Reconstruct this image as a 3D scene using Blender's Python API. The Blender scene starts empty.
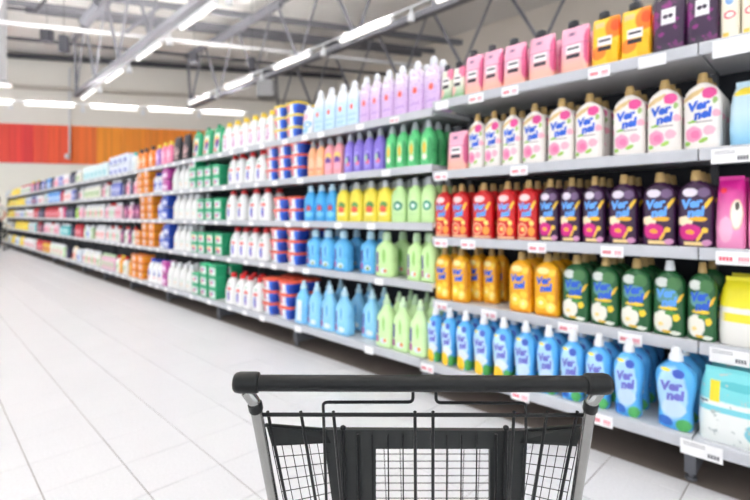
import bpy, math, random
from mathutils import Vector, Matrix
random.seed(7)
S = bpy.context.scene
COL = S.collection
PI = math.pi

# ------------------------------------------------------------------ camera
FPX, CX, HY, CAMH = 458.0, 375.0, 216.0, 1.1      # focal length, centre, horizon in pixels; eye height
cam_d = bpy.data.cameras.new('camera')
cam = bpy.data.objects.new('camera', cam_d); COL.objects.link(cam)
cam.location = (0, 0, CAMH)
cam.rotation_euler = (PI / 2, 0, -PI / 4)
cam_d.sensor_width = 36.0
cam_d.lens = FPX / 750 * 36
cam_d.shift_y = -(250 - HY) / 750
cam_d.clip_start = 0.02
cam_d.dof.use_dof = True
cam_d.dof.focus_distance = 0.74
cam_d.dof.aperture_fstop = 3.3
S.camera = cam
# ------------------------------------------------------------------ world + exposure
w = bpy.data.worlds.new('world'); S.world = w; w.use_nodes = True
bg = w.node_tree.nodes['Background']
bg.inputs[0].default_value = (0.93, 0.96, 1.0, 1); bg.inputs[1].default_value = 0.95
S.view_settings.view_transform = 'Standard'; S.view_settings.look = 'None'
S.view_settings.exposure = 0.9; S.view_settings.gamma = 1.0
S.view_settings.use_curve_mapping = False
TUBE_STRENGTH = 0.9
ADDED_UPLIGHT_STRENGTH = 160.0
try:
    S.cycles.use_denoising = True
    S.cycles.max_bounces = 6
except Exception:
    pass

# ------------------------------------------------------------------ helpers
R2 = math.sqrt(0.5)
def ray(px, py=HY):
    a = (px - CX) / FPX; b = (HY - py) / FPX
    return Vector((R2 * (1 + a), R2 * (1 - a), b))
def y_on(px, X):                      # aisle coordinate Y of the point of plane X seen at pixel column px
    d = ray(px); return X * d.y / d.x
def px_of(X, Y): return CX + FPX * (X - Y) / (X + Y)
def at_depth(px, py, d):              # world point at camera depth d
    v = ray(px, py); return Vector((v.x * d, v.y * d, CAMH + v.z * d))

def lin(c):
    return tuple(((x / 255) / 12.92 if x / 255 <= .04045 else ((x / 255 + .055) / 1.055) ** 2.4) for x in c) + (1.0,)

class MB:
    def __init__(s): s.v = []; s.f = []; s.m = []
    def face(s, idx, m=0): s.f.append(tuple(idx)); s.m.append(m)
    def box(s, x0, x1, y0, y1, z0, z1, m=0):
        b = len(s.v)
        s.v += [(x, y, z) for z in (z0, z1) for (x, y) in ((x0, y0), (x1, y0), (x1, y1), (x0, y1))]
        for q in ((3, 2, 1, 0), (4, 5, 6, 7), (0, 1, 5, 4), (1, 2, 6, 5), (2, 3, 7, 6), (3, 0, 4, 7)):
            s.face([b + i for i in q], m)
        return s
    def loft(s, rings, seg=20, m=0, caps=True):
        b = len(s.v)
        for r in rings:
            z, hw, hd, n = r[:4]; cx = r[4] if len(r) > 4 else 0; cy = r[5] if len(r) > 5 else 0
            for k in range(seg):
                a = 2 * PI * (k + .5) / seg; c, q = math.cos(a), math.sin(a)
                s.v.append((cx + hw * math.copysign(abs(c) ** (2 / n), c), cy + hd * math.copysign(abs(q) ** (2 / n), q), z))
        for i in range(len(rings) - 1):
            for k in range(seg):
                k2 = (k + 1) % seg
                s.face([b + i * seg + k, b + i * seg + k2, b + (i + 1) * seg + k2, b + (i + 1) * seg + k], m)
        if caps:
            s.face([b + k for k in range(seg)][::-1], m)
            e = b + (len(rings) - 1) * seg
            s.face([e + k for k in range(seg)], m)
        return s
    def tube(s, pts, r, seg=8, m=0, caps=True):
        pts = [Vector(p) for p in pts]; n = len(pts); b = len(s.v)
        rs = r if isinstance(r, (list, tuple)) else [r] * n
        t0 = (pts[1] - pts[0]).normalized()
        up = Vector((0, 0, 1)) if abs(t0.z) < .9 else Vector((1, 0, 0))
        u = t0.cross(up).normalized()
        for i, p in enumerate(pts):
            t = (pts[min(i + 1, n - 1)] - pts[max(i - 1, 0)]).normalized()
            u = (u - t * u.dot(t)).normalized(); w_ = t.cross(u)
            for k in range(seg):
                a = 2 * PI * k / seg
                s.v.append(tuple(p + (u * math.cos(a) + w_ * math.sin(a)) * rs[i]))
        for i in range(n - 1):
            for k in range(seg):
                k2 = (k + 1) % seg
                s.face([b + i * seg + k, b + i * seg + k2, b + (i + 1) * seg + k2, b + (i + 1) * seg + k], m)
        if caps:
            s.face([b + k for k in range(seg)][::-1], m)
            e = b + (n - 1) * seg
            s.face([e + k for k in range(seg)], m)
        return s
    def prism(s, quad, nrm, th, m=0):       # a flat polygon given thickness along nrm
        q = [Vector(p) for p in quad]; n = Vector(nrm).normalized() * th; b = len(s.v); k = len(q)
        s.v += [tuple(p) for p in q] + [tuple(p + n) for p in q]
        s.face(list(range(b, b + k))[::-1], m); s.face(list(range(b + k, b + 2 * k)), m)
        for i in range(k):
            j = (i + 1) % k
            s.face([b + i, b + j, b + k + j, b + k + i], m)
        return s
    def mesh(s, name, mats, smooth=True, sharp=0.7):
        me = bpy.data.meshes.new(name)
        me.from_pydata([tuple(v) for v in s.v], [], s.f)
        for m in (mats if isinstance(mats, (list, tuple)) else [mats]): me.materials.append(m)
        me.polygons.foreach_set('material_index', s.m)
        if smooth:
            me.polygons.foreach_set('use_smooth', [True] * len(s.f))
            me.update()
            me.set_sharp_from_angle(angle=sharp)
        me.update()
        return me

def link(name, data, parent=None, loc=None, rot=None):
    o = bpy.data.objects.new(name, data); COL.objects.link(o)
    if parent is not None: o.parent = parent
    if loc is not None: o.location = loc
    if rot is not None: o.rotation_euler = rot
    return o
def mk(name, mb, mats, parent=None, loc=None, rot=None, smooth=True, sharp=.7):
    return link(name, mb.mesh(name, mats, smooth, sharp), parent, loc, rot)
def tag(o, label=None, cat=None, group=None, kind=None):
    if label: o['label'] = label
    if cat: o['category'] = cat
    if group: o['group'] = group
    if kind: o['kind'] = kind
    return o
def copy_tree(o, parent=None):
    c = o.copy(); COL.objects.link(c); c.parent = parent
    for ch in list(o.children): copy_tree(ch, c)
    return c
def round_path(pts, r, n=5):
    pts = [Vector(p) for p in pts]; out = [pts[0]]
    for i in range(1, len(pts) - 1):
        a = (pts[i - 1] - pts[i]); b = (pts[i + 1] - pts[i]); rr = min(r, a.length * .45, b.length * .45)
        p0 = pts[i] + a.normalized() * rr; p1 = pts[i] + b.normalized() * rr
        for k in range(n + 1):
            t = k / n; out.append(p0 * (1 - t) ** 2 + pts[i] * 2 * t * (1 - t) + p1 * t * t)
    return out + [pts[-1]]

# ------------------------------------------------------------------ materials
MATS = {}
def mat(name, col, rough=.5, metal=0.0, spec=.5, emit=0, noise=None, coat=0):
    if name in MATS: return MATS[name]
    m = bpy.data.materials.new(name); m.use_nodes = True; nt = m.node_tree
    b = nt.nodes['Principled BSDF']; c = lin(col)
    b.inputs['Base Color'].default_value = c
    b.inputs['Roughness'].default_value = rough; b.inputs['Metallic'].default_value = metal
    b.inputs['Specular IOR Level'].default_value = spec
    if coat: b.inputs['Coat Weight'].default_value = coat; b.inputs['Coat Roughness'].default_value = .15
    if emit:
        b.inputs['Emission Color'].default_value = c; b.inputs['Emission Strength'].default_value = emit
    # fine procedural variation on every material
    sc_, amt = noise if noise else (25.0, .06)
    tc = nt.nodes.new('ShaderNodeTexCoord'); nz = nt.nodes.new('ShaderNodeTexNoise')
    nz.inputs['Scale'].default_value = sc_; nz.inputs['Detail'].default_value = 3
    nt.links.new(tc.outputs['Object'], nz.inputs['Vector'])
    mr = nt.nodes.new('ShaderNodeMapRange'); mr.inputs['To Min'].default_value = 1 - amt; mr.inputs['To Max'].default_value = 1 + amt
    nt.links.new(nz.outputs['Fac'], mr.inputs['Value'])
    mx = nt.nodes.new('ShaderNodeMix'); mx.data_type = 'RGBA'; mx.blend_type = 'MULTIPLY'
    mx.inputs['Factor'].default_value = 1; mx.inputs[6].default_value = c
    nt.links.new(mr.outputs[0], mx.inputs[7])
    if not emit: nt.links.new(mx.outputs[2], b.inputs['Base Color'])
    MATS[name] = m; return m

def art(name, base, layers, rough=.35, wob=.006, spec=.5, trans=0):
    """Printed packaging: base colour with flat printed shapes laid out in the object's own x/z metres."""
    if name in MATS: return MATS[name]
    m = bpy.data.materials.new(name); m.use_nodes = True; nt = m.node_tree; N = nt.nodes.new; L = nt.links.new
    b = nt.nodes['Principled BSDF']; b.inputs['Roughness'].default_value = rough; b.inputs['Specular IOR Level'].default_value = spec
    tc = N('ShaderNodeTexCoord'); nz = N('ShaderNodeTexNoise'); nz.inputs['Scale'].default_value = 45; nz.inputs['Detail'].default_value = 2
    L(tc.outputs['Object'], nz.inputs['Vector'])
    v1 = N('ShaderNodeVectorMath'); v1.operation = 'SUBTRACT'; v1.inputs[1].default_value = (.5, .5, .5); L(nz.outputs['Color'], v1.inputs[0])
    v2 = N('ShaderNodeVectorMath'); v2.operation = 'SCALE'; v2.inputs['Scale'].default_value = wob * 2; L(v1.outputs[0], v2.inputs[0])
    v3 = N('ShaderNodeVectorMath'); v3.operation = 'ADD'; L(tc.outputs['Object'], v3.inputs[0]); L(v2.outputs[0], v3.inputs[1])
    cur = None
    for ly in layers:
        k = ly[0]; col = lin(ly[-1])
        if k in 'er':
            cx, cz, rx, rz = ly[1:5]; ang = math.radians(ly[5]) if len(ly) > 6 else 0
            mp = N('ShaderNodeMapping'); mp.vector_type = 'TEXTURE'
            mp.inputs['Location'].default_value = (cx, 0, cz); mp.inputs['Rotation'].default_value = (0, -ang, 0)
            mp.inputs['Scale'].default_value = (rx, 1000, rz)
            L((v3 if k == 'e' else tc).outputs[0 if k == 'e' else 'Object'], mp.inputs['Vector'])
            if k == 'e':
                ln = N('ShaderNodeVectorMath'); ln.operation = 'LENGTH'; L(mp.outputs[0], ln.inputs[0]); val = ln.outputs['Value']
            else:
                ab = N('ShaderNodeVectorMath'); ab.operation = 'ABSOLUTE'; L(mp.outputs[0], ab.inputs[0])
                sp = N('ShaderNodeSeparateXYZ'); L(ab.outputs[0], sp.inputs[0])
                mm = N('ShaderNodeMath'); mm.operation = 'MAXIMUM'; L(sp.outputs['X'], mm.inputs[0]); L(sp.outputs['Z'], mm.inputs[1]); val = mm.outputs[0]
            mr = N('ShaderNodeMapRange'); mr.inputs['From Min'].default_value = 1.08; mr.inputs['From Max'].default_value = .92
            L(val, mr.inputs['Value']); fac = mr.outputs[0]
        elif k == 'g':
            sp = N('ShaderNodeSeparateXYZ'); L(v3.outputs[0], sp.inputs[0])
            mr = N('ShaderNodeMapRange'); mr.inputs['From Min'].default_value = ly[1]; mr.inputs['From Max'].default_value = ly[2]
            L(sp.outputs['Z'], mr.inputs['Value']); fac = mr.outputs[0]
        elif k == 'n':
            n2 = N('ShaderNodeTexNoise'); n2.inputs['Scale'].default_value = ly[1]; L(tc.outputs['Object'], n2.inputs['Vector'])
            mr = N('ShaderNodeMapRange'); mr.inputs['From Min'].default_value = ly[2]; mr.inputs['From Max'].default_value = ly[2] + .06
            L(n2.outputs['Fac'], mr.inputs['Value']); fac = mr.outputs[0]
        mx = N('ShaderNodeMix'); mx.data_type = 'RGBA'; L(fac, mx.inputs['Factor'])
        if cur is None: mx.inputs[6].default_value = lin(base)
        else: L(cur, mx.inputs[6])
        mx.inputs[7].default_value = col; cur = mx.outputs[2]
    if cur is None: b.inputs['Base Color'].default_value = lin(base)
    else: L(cur, b.inputs['Base Color'])
    MATS[name] = m; return m

GREY_SHELF = mat('shelf_steel', (214, 216, 220), .4)
LIP = mat('shelf_lip', (192, 194, 200), .35)
BACKP = mat('shelf_back', (34, 36, 44), .7)
POST = mat('upright_steel', (96, 98, 104), .45)
WHITE = mat('white_paint', (240, 240, 240), .4)
TAGM = mat('tag_card', (245, 244, 245), .5)
TAGR = mat('tag_red', (226, 92, 112), .5)
TAGK = mat('tag_ink', (90, 90, 98), .5)
GOLD = mat('cap_gold', (176, 146, 92), .35)
CAPW = mat('cap_white', (238, 240, 244), .35)
CAPBLK = mat('cap_black', (38, 40, 48), .4)
CAPG = mat('cap_grey', (176, 182, 186), .35)
CAPR = mat('cap_red', (206, 30, 34), .35)
CAPY = mat('cap_yellow', (244, 208, 62), .4)
CAPB = mat('cap_blue', (34, 62, 176), .4)
CAPGR = mat('cap_green', (196, 224, 186), .4)
CAPLB = mat('cap_lightblue', (190, 222, 238), .4)
CAPT = mat('cap_teal', (30, 190, 180), .4)
INKB = mat('ink_blue', (36, 92, 204), .4)
INKL = mat('ink_lightblue', (96, 164, 240), .4)
INKV = mat('ink_indigo', (112, 114, 206), .4)

# ------------------------------------------------------------------ the setting
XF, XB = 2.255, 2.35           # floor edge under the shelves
TS = 0.30
def tile_mat():
    m = bpy.data.materials.new('floor_tile_glaze'); m.use_nodes = True; nt = m.node_tree; N = nt.nodes.new; L = nt.links.new
    b = nt.nodes['Principled BSDF']; b.inputs['Roughness'].default_value = .42; b.inputs['Specular IOR Level'].default_value = .4
    tc = N('ShaderNodeTexCoord'); gm = N('ShaderNodeNewGeometry'); n1 = N('ShaderNodeTexNoise'); n1.inputs['Scale'].default_value = 90; n1.inputs['Detail'].default_value = 4
    L(gm.outputs['Position'], n1.inputs['Vector'])
    n2 = N('ShaderNodeTexNoise'); n2.inputs['Scale'].default_value = 2.2; L(gm.outputs['Position'], n2.inputs['Vector'])
    r1 = N('ShaderNodeMapRange'); r1.inputs['From Min'].default_value = .3; r1.inputs['From Max'].default_value = .7; r1.inputs['To Min'].default_value = .95; r1.inputs['To Max'].default_value = 1.03
    r2 = N('ShaderNodeMapRange'); r2.inputs['To Min'].default_value = .97; r2.inputs['To Max'].default_value = 1.03
    L(n1.outputs['Fac'], r1.inputs['Value']); L(n2.outputs['Fac'], r2.inputs['Value'])
    mu = N('ShaderNodeMath'); mu.operation = 'MULTIPLY'; L(r1.outputs[0], mu.inputs[0]); L(r2.outputs[0], mu.inputs[1])
    mx = N('ShaderNodeMix'); mx.data_type = 'RGBA'; mx.blend_type = 'MULTIPLY'; mx.inputs['Factor'].default_value = 1
    mx.inputs[6].default_value = lin((230, 230, 233)); L(mu.outputs[0], mx.inputs[7]); L(mx.outputs[2], b.inputs['Base Color'])
    return m
TILE = tile_mat()
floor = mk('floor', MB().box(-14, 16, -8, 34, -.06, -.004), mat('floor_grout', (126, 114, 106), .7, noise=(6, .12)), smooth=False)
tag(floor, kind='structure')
tm = MB(); g = .0019; bv = .0012; h = TS / 2 - g
tm.v += [(x * q, y * q, z) for (q, z) in ((h, -.004), (h, -.0012), (h - bv, 0)) for (x, y) in ((-1, -1), (1, -1), (1, 1), (-1, 1))]
for i in range(2):
    for k in range(4):
        k2 = (k + 1) % 4; tm.face([i * 4 + k, i * 4 + k2, i * 4 + 4 + k2, i * 4 + 4 + k])
tm.face([8, 9, 10, 11])
tile_me = tm.mesh('tile', TILE, smooth=False)
cands = []
for i in range(-40, 6):
    for j in range(-30, 95):
        x0, y0 = .65 + TS * i, 2.22 + TS * j
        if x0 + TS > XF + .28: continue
        cx, cy = x0 + TS / 2, y0 + TS / 2
        d = (cx + cy) * R2; vis = False
        if d > .5:
            px = CX + (cx - cy) * R2 / d * FPX; py = HY + CAMH / d * FPX
            vis = -25 < px < 775 and py < 530
        cands.append((not vis, -(1 / max(d, .1)), cx, cy))
cands.sort()
rest = MB()
for n, (nv, _, cx, cy) in enumerate(cands):
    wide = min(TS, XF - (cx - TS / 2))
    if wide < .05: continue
    sx = wide / TS; cxx = cx - TS / 2 + wide / 2
    if n < 300 and not nv:
        o = link('floor_tile', tile_me, floor, (cxx, cy, 0)); o.scale = (sx, 1, 1)
    else:
        b = len(rest.v); rest.v += [(cxx + x * sx, cy + y, z) for (x, y, z) in tm.v]
        for f in tm.f: rest.face([b + q for q in f])
tag(mk('floor_tiles_beyond', rest, TILE, floor, smooth=False), kind='stuff')

# back wall (not square to the aisle), its direction and the red-to-orange cladding
W0 = at_depth(0, HY, 20.0); W0.z = 0
def lat_dir(vpx):
    t = (vpx - CX) / FPX; a = math.atan(t)
    return Vector((R2 * (math.sin(a) + math.cos(a)), R2 * (math.cos(a) - math.sin(a)), 0))
WD = lat_dir(2500); WN = Vector((-WD.y, WD.x, 0))
if WN.dot(Vector((1, 1, 0))) < 0: WN = -WN            # pointing away from the camera
def on_wall(px, off=0.0):                              # s along the wall for a pixel column
    r = ray(px); r.z = 0; p0 = W0 - WN * off
    den = r.x * -WD.y + r.y * WD.x
    # solve p0 + WD*s = r*t
    s = (p0.y * r.x - p0.x * r.y) / (WD.x * r.y - WD.y * r.x)
    t = ((p0 + WD * s).x) / r.x if abs(r.x) > 1e-6 else ((p0 + WD * s).y) / r.y
    return s, t
ROOF = 8.2
wallm = mat('wall_plaster', (242, 237, 228), .8, noise=(1.2, .03))
wang = math.atan2(WD.y, WD.x)
wb = MB().box(-14, 16.2, 0, .3, 0, ROOF)
wall_back = mk('wall_back', wb, wallm, None, W0, (0, 0, wang), smooth=False); tag(wall_back, kind='structure')
mk('wall_base_band', MB().box(-14, 16.2, -.03, -.001, 0, 3.38), mat('wall_cream', (250, 247, 236), .7), wall_back, smooth=False)
def z_at(py, d): return CAMH + (HY - py) / FPX * d
s0, d0 = on_wall(30)
zb, zt = z_at(163, d0), z_at(124.5, d0)
def clad(col, i):
    m = bpy.data.materials.new('cladding_wood_%d' % i); m.use_nodes = True; nt = m.node_tree; N = nt.nodes.new; L = nt.links.new
    b = nt.nodes['Principled BSDF']; b.inputs['Roughness'].default_value = .5
    tc = N('ShaderNodeTexCoord'); mp = N('ShaderNodeMapping'); mp.inputs['Scale'].default_value = (9, 9, .25); L(tc.outputs['Object'], mp.inputs[0])
    nz = N('ShaderNodeTexNoise'); nz.inputs['Scale'].default_value = 1; nz.inputs['Detail'].default_value = 4; L(mp.outputs[0], nz.inputs['Vector'])
    mr = N('ShaderNodeMapRange'); mr.inputs['From Min'].default_value = .3; mr.inputs['From Max'].default_value = .7
    mr.inputs['To Min'].default_value = .92; mr.inputs['To Max'].default_value = 1.2; L(nz.outputs['Fac'], mr.inputs['Value'])
    mx = N('ShaderNodeMix'); mx.data_type = 'RGBA'; mx.blend_type = 'MULTIPLY'; mx.inputs['Factor'].default_value = 1
    mx.inputs[6].default_value = lin(col); L(mr.outputs[0], mx.inputs[7]); L(mx.outputs[2], b.inputs['Base Color']); return m
edges = [-60, -36, -12, 10, 22, 34, 48, 60, 71.5, 97, 122, 146, 172, 198, 224, 250]
cols = [(226, 60, 50), (230, 66, 52), (232, 72, 54), (236, 66, 56), (226, 54, 54), (238, 80, 52), (240, 88, 46), (238, 84, 48), (240, 112, 36), (244, 148, 24),
        (243, 144, 26), (240, 136, 24), (240, 136, 24), (238, 132, 24), (238, 130, 24)]
for i, c in enumerate(cols):
    sa, sb = on_wall(edges[i])[0], on_wall(edges[i + 1])[0]
    mk('cladding_panel', MB().box(sa + .005, sb - .005, -.06, -.003, zb, zt), clad(c, i), wall_back, smooth=False)

XW = 15.0
yc = None
wall_right = mk('wall_right', MB().box(XW, XW + .3, -8, 19.0, 0, ROOF), mat('wall_side', (224, 216, 205), .8, noise=(1, .04)), smooth=False)
tag(wall_right, kind='structure')
def roof_mat():
    m = bpy.data.materials.new('roof_sheet'); m.use_nodes = True; nt = m.node_tree; N = nt.nodes.new; L = nt.links.new
    b = nt.nodes['Principled BSDF']; b.inputs['Roughness'].default_value = .6
    gm = N('ShaderNodeNewGeometry'); mp = N('ShaderNodeMapping'); mp.inputs['Rotation'].default_value = (0, 0, -wang); L(gm.outputs['Position'], mp.inputs[0])
    wv = N('ShaderNodeTexWave'); wv.wave_type = 'BANDS'; wv.bands_direction = 'Y'; wv.inputs['Scale'].default_value = 1.6; L(mp.outputs[0], wv.inputs['Vector'])
    mr = N('ShaderNodeMapRange'); mr.inputs['To Min'].default_value = .86; mr.inputs['To Max'].default_value = 1.0; L(wv.outputs['Fac'], mr.inputs['Value'])
    mx = N('ShaderNodeMix'); mx.data_type = 'RGBA'; mx.blend_type = 'MULTIPLY'; mx.inputs['Factor'].default_value = 1
    mx.inputs[6].default_value = lin((243, 241, 239)); L(mr.outputs[0], mx.inputs[7]); L(mx.outputs[2], b.inputs['Base Color'])
    bp = N('ShaderNodeBump'); bp.inputs['Strength'].default_value = .4; bp.inputs['Distance'].default_value = .05; L(wv.outputs['Fac'], bp.inputs['Height']); L(bp.outputs[0], b.inputs['Normal'])
    return m
ceiling = mk('ceiling', MB().box(-14, 16, -8, 34, ROOF, ROOF + .2), roof_mat(), smooth=False); tag(ceiling, kind='structure')

STEEL = mat('truss_steel', (116, 116, 124), .5)
STEELD = mat('dark_steel', (58, 58, 66), .5)
STEELL = mat('pale_pipe', (222, 222, 224), .4)
# dark beam and pale ledge at the head of the back wall
mk('eaves_beam', MB().box(-14, 16.2, -.5, -.2, ROOF - .24, ROOF - .1), STEELD, wall_back, smooth=False)
mk('wall_ledge', MB().box(-14, 16.2, -.45, -.004, ROOF - 1.5, ROOF - 1.42), mat('ledge', (206, 200, 190), .7), wall_back, smooth=False)

# trusses: parallel to the aisle
ZBc, ZTc = 5.5, 7.6
def truss(X, yend, label):
    r = link('roof_truss', None, None, (X, yend, ZBc - .1)); tag(r, label, 'truss', 'steel roof trusses')
    def L_(y, z): return (0, y - yend, z - (ZBc - .1))
    mk('bottom_chord', MB().box(-.09, .09, -27, .1, 0, .14), STEEL, r, smooth=False)
    mk('top_chord', MB().box(-.08, .08, -27, 0.4, ZTc - ZBc, ZTc - ZBc + .16), STEEL, r, smooth=False)
    a = MB().tube([(0, 0, 0), (0, 2.4 * .5, 0)], .05)
    nb = 9
    wm = None
    for k in range(nb):
        yb = -2.45 * k
        for dy in (-1.1, 1.1):
            if k == 0 and dy > 0:
                p = MB().tube([(0, 0, .14), (0, .25, ZTc - ZBc)], .05, 6)
            else:
                p = MB().tube([(0, 0, .14), (0, dy, ZTc - ZBc)], .05 if dy > 0 else .038, 6)
            key = 'web%s%d' % ('e' if (k == 0 and dy > 0) else '', dy > 0)
            me = bpy.data.meshes.get(key) or p.mesh(key, STEEL)
            link('web_bar', me, r, (0, yb, 0))
    return r
truss(4.06, 19.3, 'grey steel lattice roof truss nearest above the aisle, left of the others')
truss(7.75, 18.2, 'grey steel lattice roof truss in the middle, beyond the light rows')
truss(11.5, 17.6, 'grey steel lattice roof truss nearest the right side wall')
# purlins across
PD = lat_dir(1850); pang = math.atan2(PD.y, PD.x)
def purlin(px, py, z, hw, hh, m, label, L0=-4, L1=24, name='roof_beam'):
    d = (z - CAMH) * FPX / (HY - py); p = at_depth(px, py, d)
    o = mk(name, MB().box(L0, L1, -hw, hw, -hh, hh), m, None, p, (0, 0, pang), smooth=False)
    tag(o, label, 'beam'); return o
purlin(0, 22, 6.6, .05, .055, STEELL, 'long pale pipe crossing the trusses high on the left', name='ceiling_pipe')
purlin(0, 37, 7.45, .05, .045, STEELD, 'dark beam below the pale pipe crossing under the roof')
purlin(0, 7, 7.9, .05, .09, STEEL, 'grey roof beam at the very top left', .7)
purlin(160, 5, 7.86, .07, .09, STEEL, 'grey roof beam crossing between light row and truss', -3.4, 14)
purlin(250, 30, 7.86, .05, .08, STEEL, 'grey roof beam crossing behind the middle truss', -10, 14)
# sloping braces
def bar(p0, p1, r, m, name, label, cat):
    c = (Vector(p0) + Vector(p1)) / 2
    o = mk(name, MB().tube([Vector(p0) - c, Vector(p1) - c], r, 6), m, None, c); tag(o, label, cat); return o
def atz(px, py, z): return at_depth(px, py, (z - CAMH) * FPX / (HY - py))
bar(atz(0, 7, 7.7), atz(36, 11, 7.7), .05, STEELD, 'roof_brace', 'dark brace running sideways in the top left corner', 'brace')
bar(atz(36, 11, 7.7), atz(45, 0, 7.7), .05, STEELD, 'roof_brace', 'short dark brace bending up in the top left corner', 'brace')
bar(atz(82, 22, 7.4), atz(97, 3, 7.7), .12, STEEL, 'roof_brace', 'thick grey brace near the end of the left truss', 'brace')
bar(atz(122, 35, 7.2), atz(160, 6, 7.7), .06, STEEL, 'roof_brace', 'grey brace crossing behind the left truss', 'brace')
bar(atz(216, 43, 7.5), atz(280, 4, 7.5), .11, STEEL, 'roof_brace', 'heavy grey brace left of the middle truss top', 'brace')

# light rows: track rail + tube fixtures + spot heads
TUBE = mat('tube_light', (255, 252, 246), .4, emit=TUBE_STRENGTH)
FIXW = mat('fixture_white', (232, 233, 236), .4)
LZ = 4.5
fx = link('tube_light', None, None, (0, 0, LZ)); 
mk('housing', MB().box(-.05, .05, -.7, .7, .035, .045).box(-.05, -.044, -.7, .7, .045, .10).box(.044, .05, -.7, .7, .045, .10).box(-.044, .044, -.7, -.69, .045, .10).box(-.044, .044, .69, .7, .045, .10), FIXW, fx, smooth=False)
mk('diffuser', MB().loft([(-.005, .02, .655, 8), (.005, .03, .67, 8), (.034, .034, .675, 8)], 16), TUBE, fx)
mk('added_uplight', MB().box(-.043, .043, -.688, .688, .046, .056), mat('added_uplight_glow', (255, 252, 246), .4, emit=ADDED_UPLIGHT_STRENGTH), fx, smooth=False)  # added glowing strip, hidden between the housing walls, to brighten the ceiling
first_fx = [True]
def place_fx(x, y, rz, label, group):
    if first_fx[0]: o = fx; first_fx[0] = False
    else: o = copy_tree(fx)
    o.location = (x, y, LZ); o.rotation_euler = (0, 0, rz); tag(o, label, 'light', group)
sp_me = MB().loft([(-.2, .05, .05, 2), (-.19, .06, .06, 2), (-.06, .05, .05, 2), (-.04, .02, .02, 2), (.055, .018, .018, 2)], 12).mesh('spot_head', FIXW)
ORD = ['first', 'second', 'third', 'fourth', 'fifth', 'sixth', 'seventh', 'eighth', 'ninth', 'tenth', 'eleventh', 'twelfth', 'thirteenth', 'fourteenth', 'fifteenth', 'sixteenth', 'seventeenth', 'eighteenth', 'nineteenth']
TENS = {20: 'twent', 30: 'thirt', 40: 'fort', 50: 'fift', 60: 'sixt', 70: 'sevent', 80: 'eight', 90: 'ninet'}
def ordinal(n):                     # 1-based
    if n <= 19: return ORD[n - 1]
    t, u = n // 10 * 10, n % 10
    return TENS[t] + 'ieth' if u == 0 else TENS[t] + 'y-' + ORD[u - 1]
rows = [(3.42, 14.85, 'left light row over the shelves', 9), (5.88, 13.25, 'right light row beyond the shelves', 8), (.92, 14.85, 'light row over the aisle', 9), (-1.6, 14.85, 'light row left of the aisle', 9), (-4.1, 14.85, 'farthest left light row', 9)]
for (x, y0, nm, n) in rows:
    t = mk('light_track', MB().box(-.012, .012, -(n * 2.36), .75, 0, .03), FIXW, None, (x, y0, LZ + .1005), smooth=False)
    tag(t, 'white track rail carrying the ' + nm, 'light track')
    for k in range(n):
        place_fx(x, y0 - 2.36 * k, 0, 'white tube light, %s from the far end of the %s' % (ordinal(k + 1), nm), 'tube lights of the ' + nm)
        if x > 2:
            s_ = link('track_spotlight', sp_me, None, (x, y0 - 2.36 * k - 1.15, LZ + .06))
            tag(s_, 'small white spotlight, %s from far end on %s' % (ordinal(k + 1), nm), 'spotlight', 'spotlights on light tracks')
    for k in range(n * 2 // 2):
        pass
p0 = atz(30, 104.4, LZ + .03); wd2 = lat_dir(2350); a2 = math.atan2(wd2.y, wd2.x)
t = mk('light_track', MB().box(-3.5, 12, -.012, .012, 0, .03), FIXW, None, (p0.x, p0.y, LZ + .1005), (0, 0, a2), smooth=False)
tag(t, 'white track rail hanging in front of the orange wall', 'light track')
for k, pxc in enumerate((-13, 50, 114.5, 171, 223)):
    # intersection of the pixel column with the row line
    r = ray(pxc); s_ = (p0.y * r.x - p0.x * r.y) / (wd2.x * r.y - wd2.y * r.x); p = p0 + wd2 * s_
    place_fx(p.x, p.y, a2 - PI / 2, 'white tube light, %s from left before the orange wall' % ordinal(k + 1), 'tube lights before the orange wall')
for k, pxc in enumerate((11, 83, 143, 199)):
    r = ray(pxc); s_ = (p0.y * r.x - p0.x * r.y) / (wd2.x * r.y - wd2.y * r.x); p = p0 + wd2 * s_
    o = link('track_spotlight', sp_me, None, (p.x, p.y, LZ + .06))
    tag(o, 'small white spotlight, %s from left before the orange wall' % ordinal(k + 1), 'spotlight', 'spotlights before the orange wall')
# small hardware: speakers, duct, pipe with junction box
def hung_box(px, py, z, w_, h_, m, name, label, cat):
    p = atz(px, py, z)
    o = mk(name, MB().loft([(-h_ / 2, w_ / 2 - .02, w_ / 2 - .02, 8), (-h_ / 2 + .02, w_ / 2, w_ / 2, 8), (h_ / 2 - .02, w_ / 2, w_ / 2, 8), (h_ / 2, w_ / 2 - .02, w_ / 2 - .02, 8)], 16), m, None, p, (0, 0, -PI / 4))
    mk('hanger_rod', MB().tube([(0, 0, h_ / 2), (0, 0, ROOF - p.z)], .008, 6), m, o)
    tag(o, label, cat)
hung_box(64, 44, 6.2, .22, .5, STEELD, 'speaker', 'dark box speaker hanging left of the left truss', 'speaker')
hung_box(47, 36, 6.6, .28, .4, STEELD, 'speaker', 'dark speaker hanging under the pale pipe, top left', 'speaker')
hung_box(194, 58, 5.9, .22, .34, STEELD, 'speaker', 'dark speaker hanging between the two light rows', 'speaker')
hung_box(252, 64, 5.9, .2, .4, STEELD, 'speaker', 'dark speaker hanging beside the right light row', 'speaker')
hung_box(267, 90, 4.9, .55, .5, mat('unit_grey', (150, 150, 152), .5), 'air_unit', 'grey boxy air unit hanging above the yellow-lidded tubs', 'air unit')
p = atz(-6, 62, 5.6)
o = mk('air_duct', MB().loft([(-.62, .42, .42, 2), (-.58, .44, .44, 2), (-.5, .3, .3, 2), (ROOF - p.z - .002, .3, .3, 2)], 24), mat('duct_grey', (176, 176, 180), .4, .3), None, p)
tag(o, 'grey round air duct hanging at the left edge', 'duct')
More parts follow.
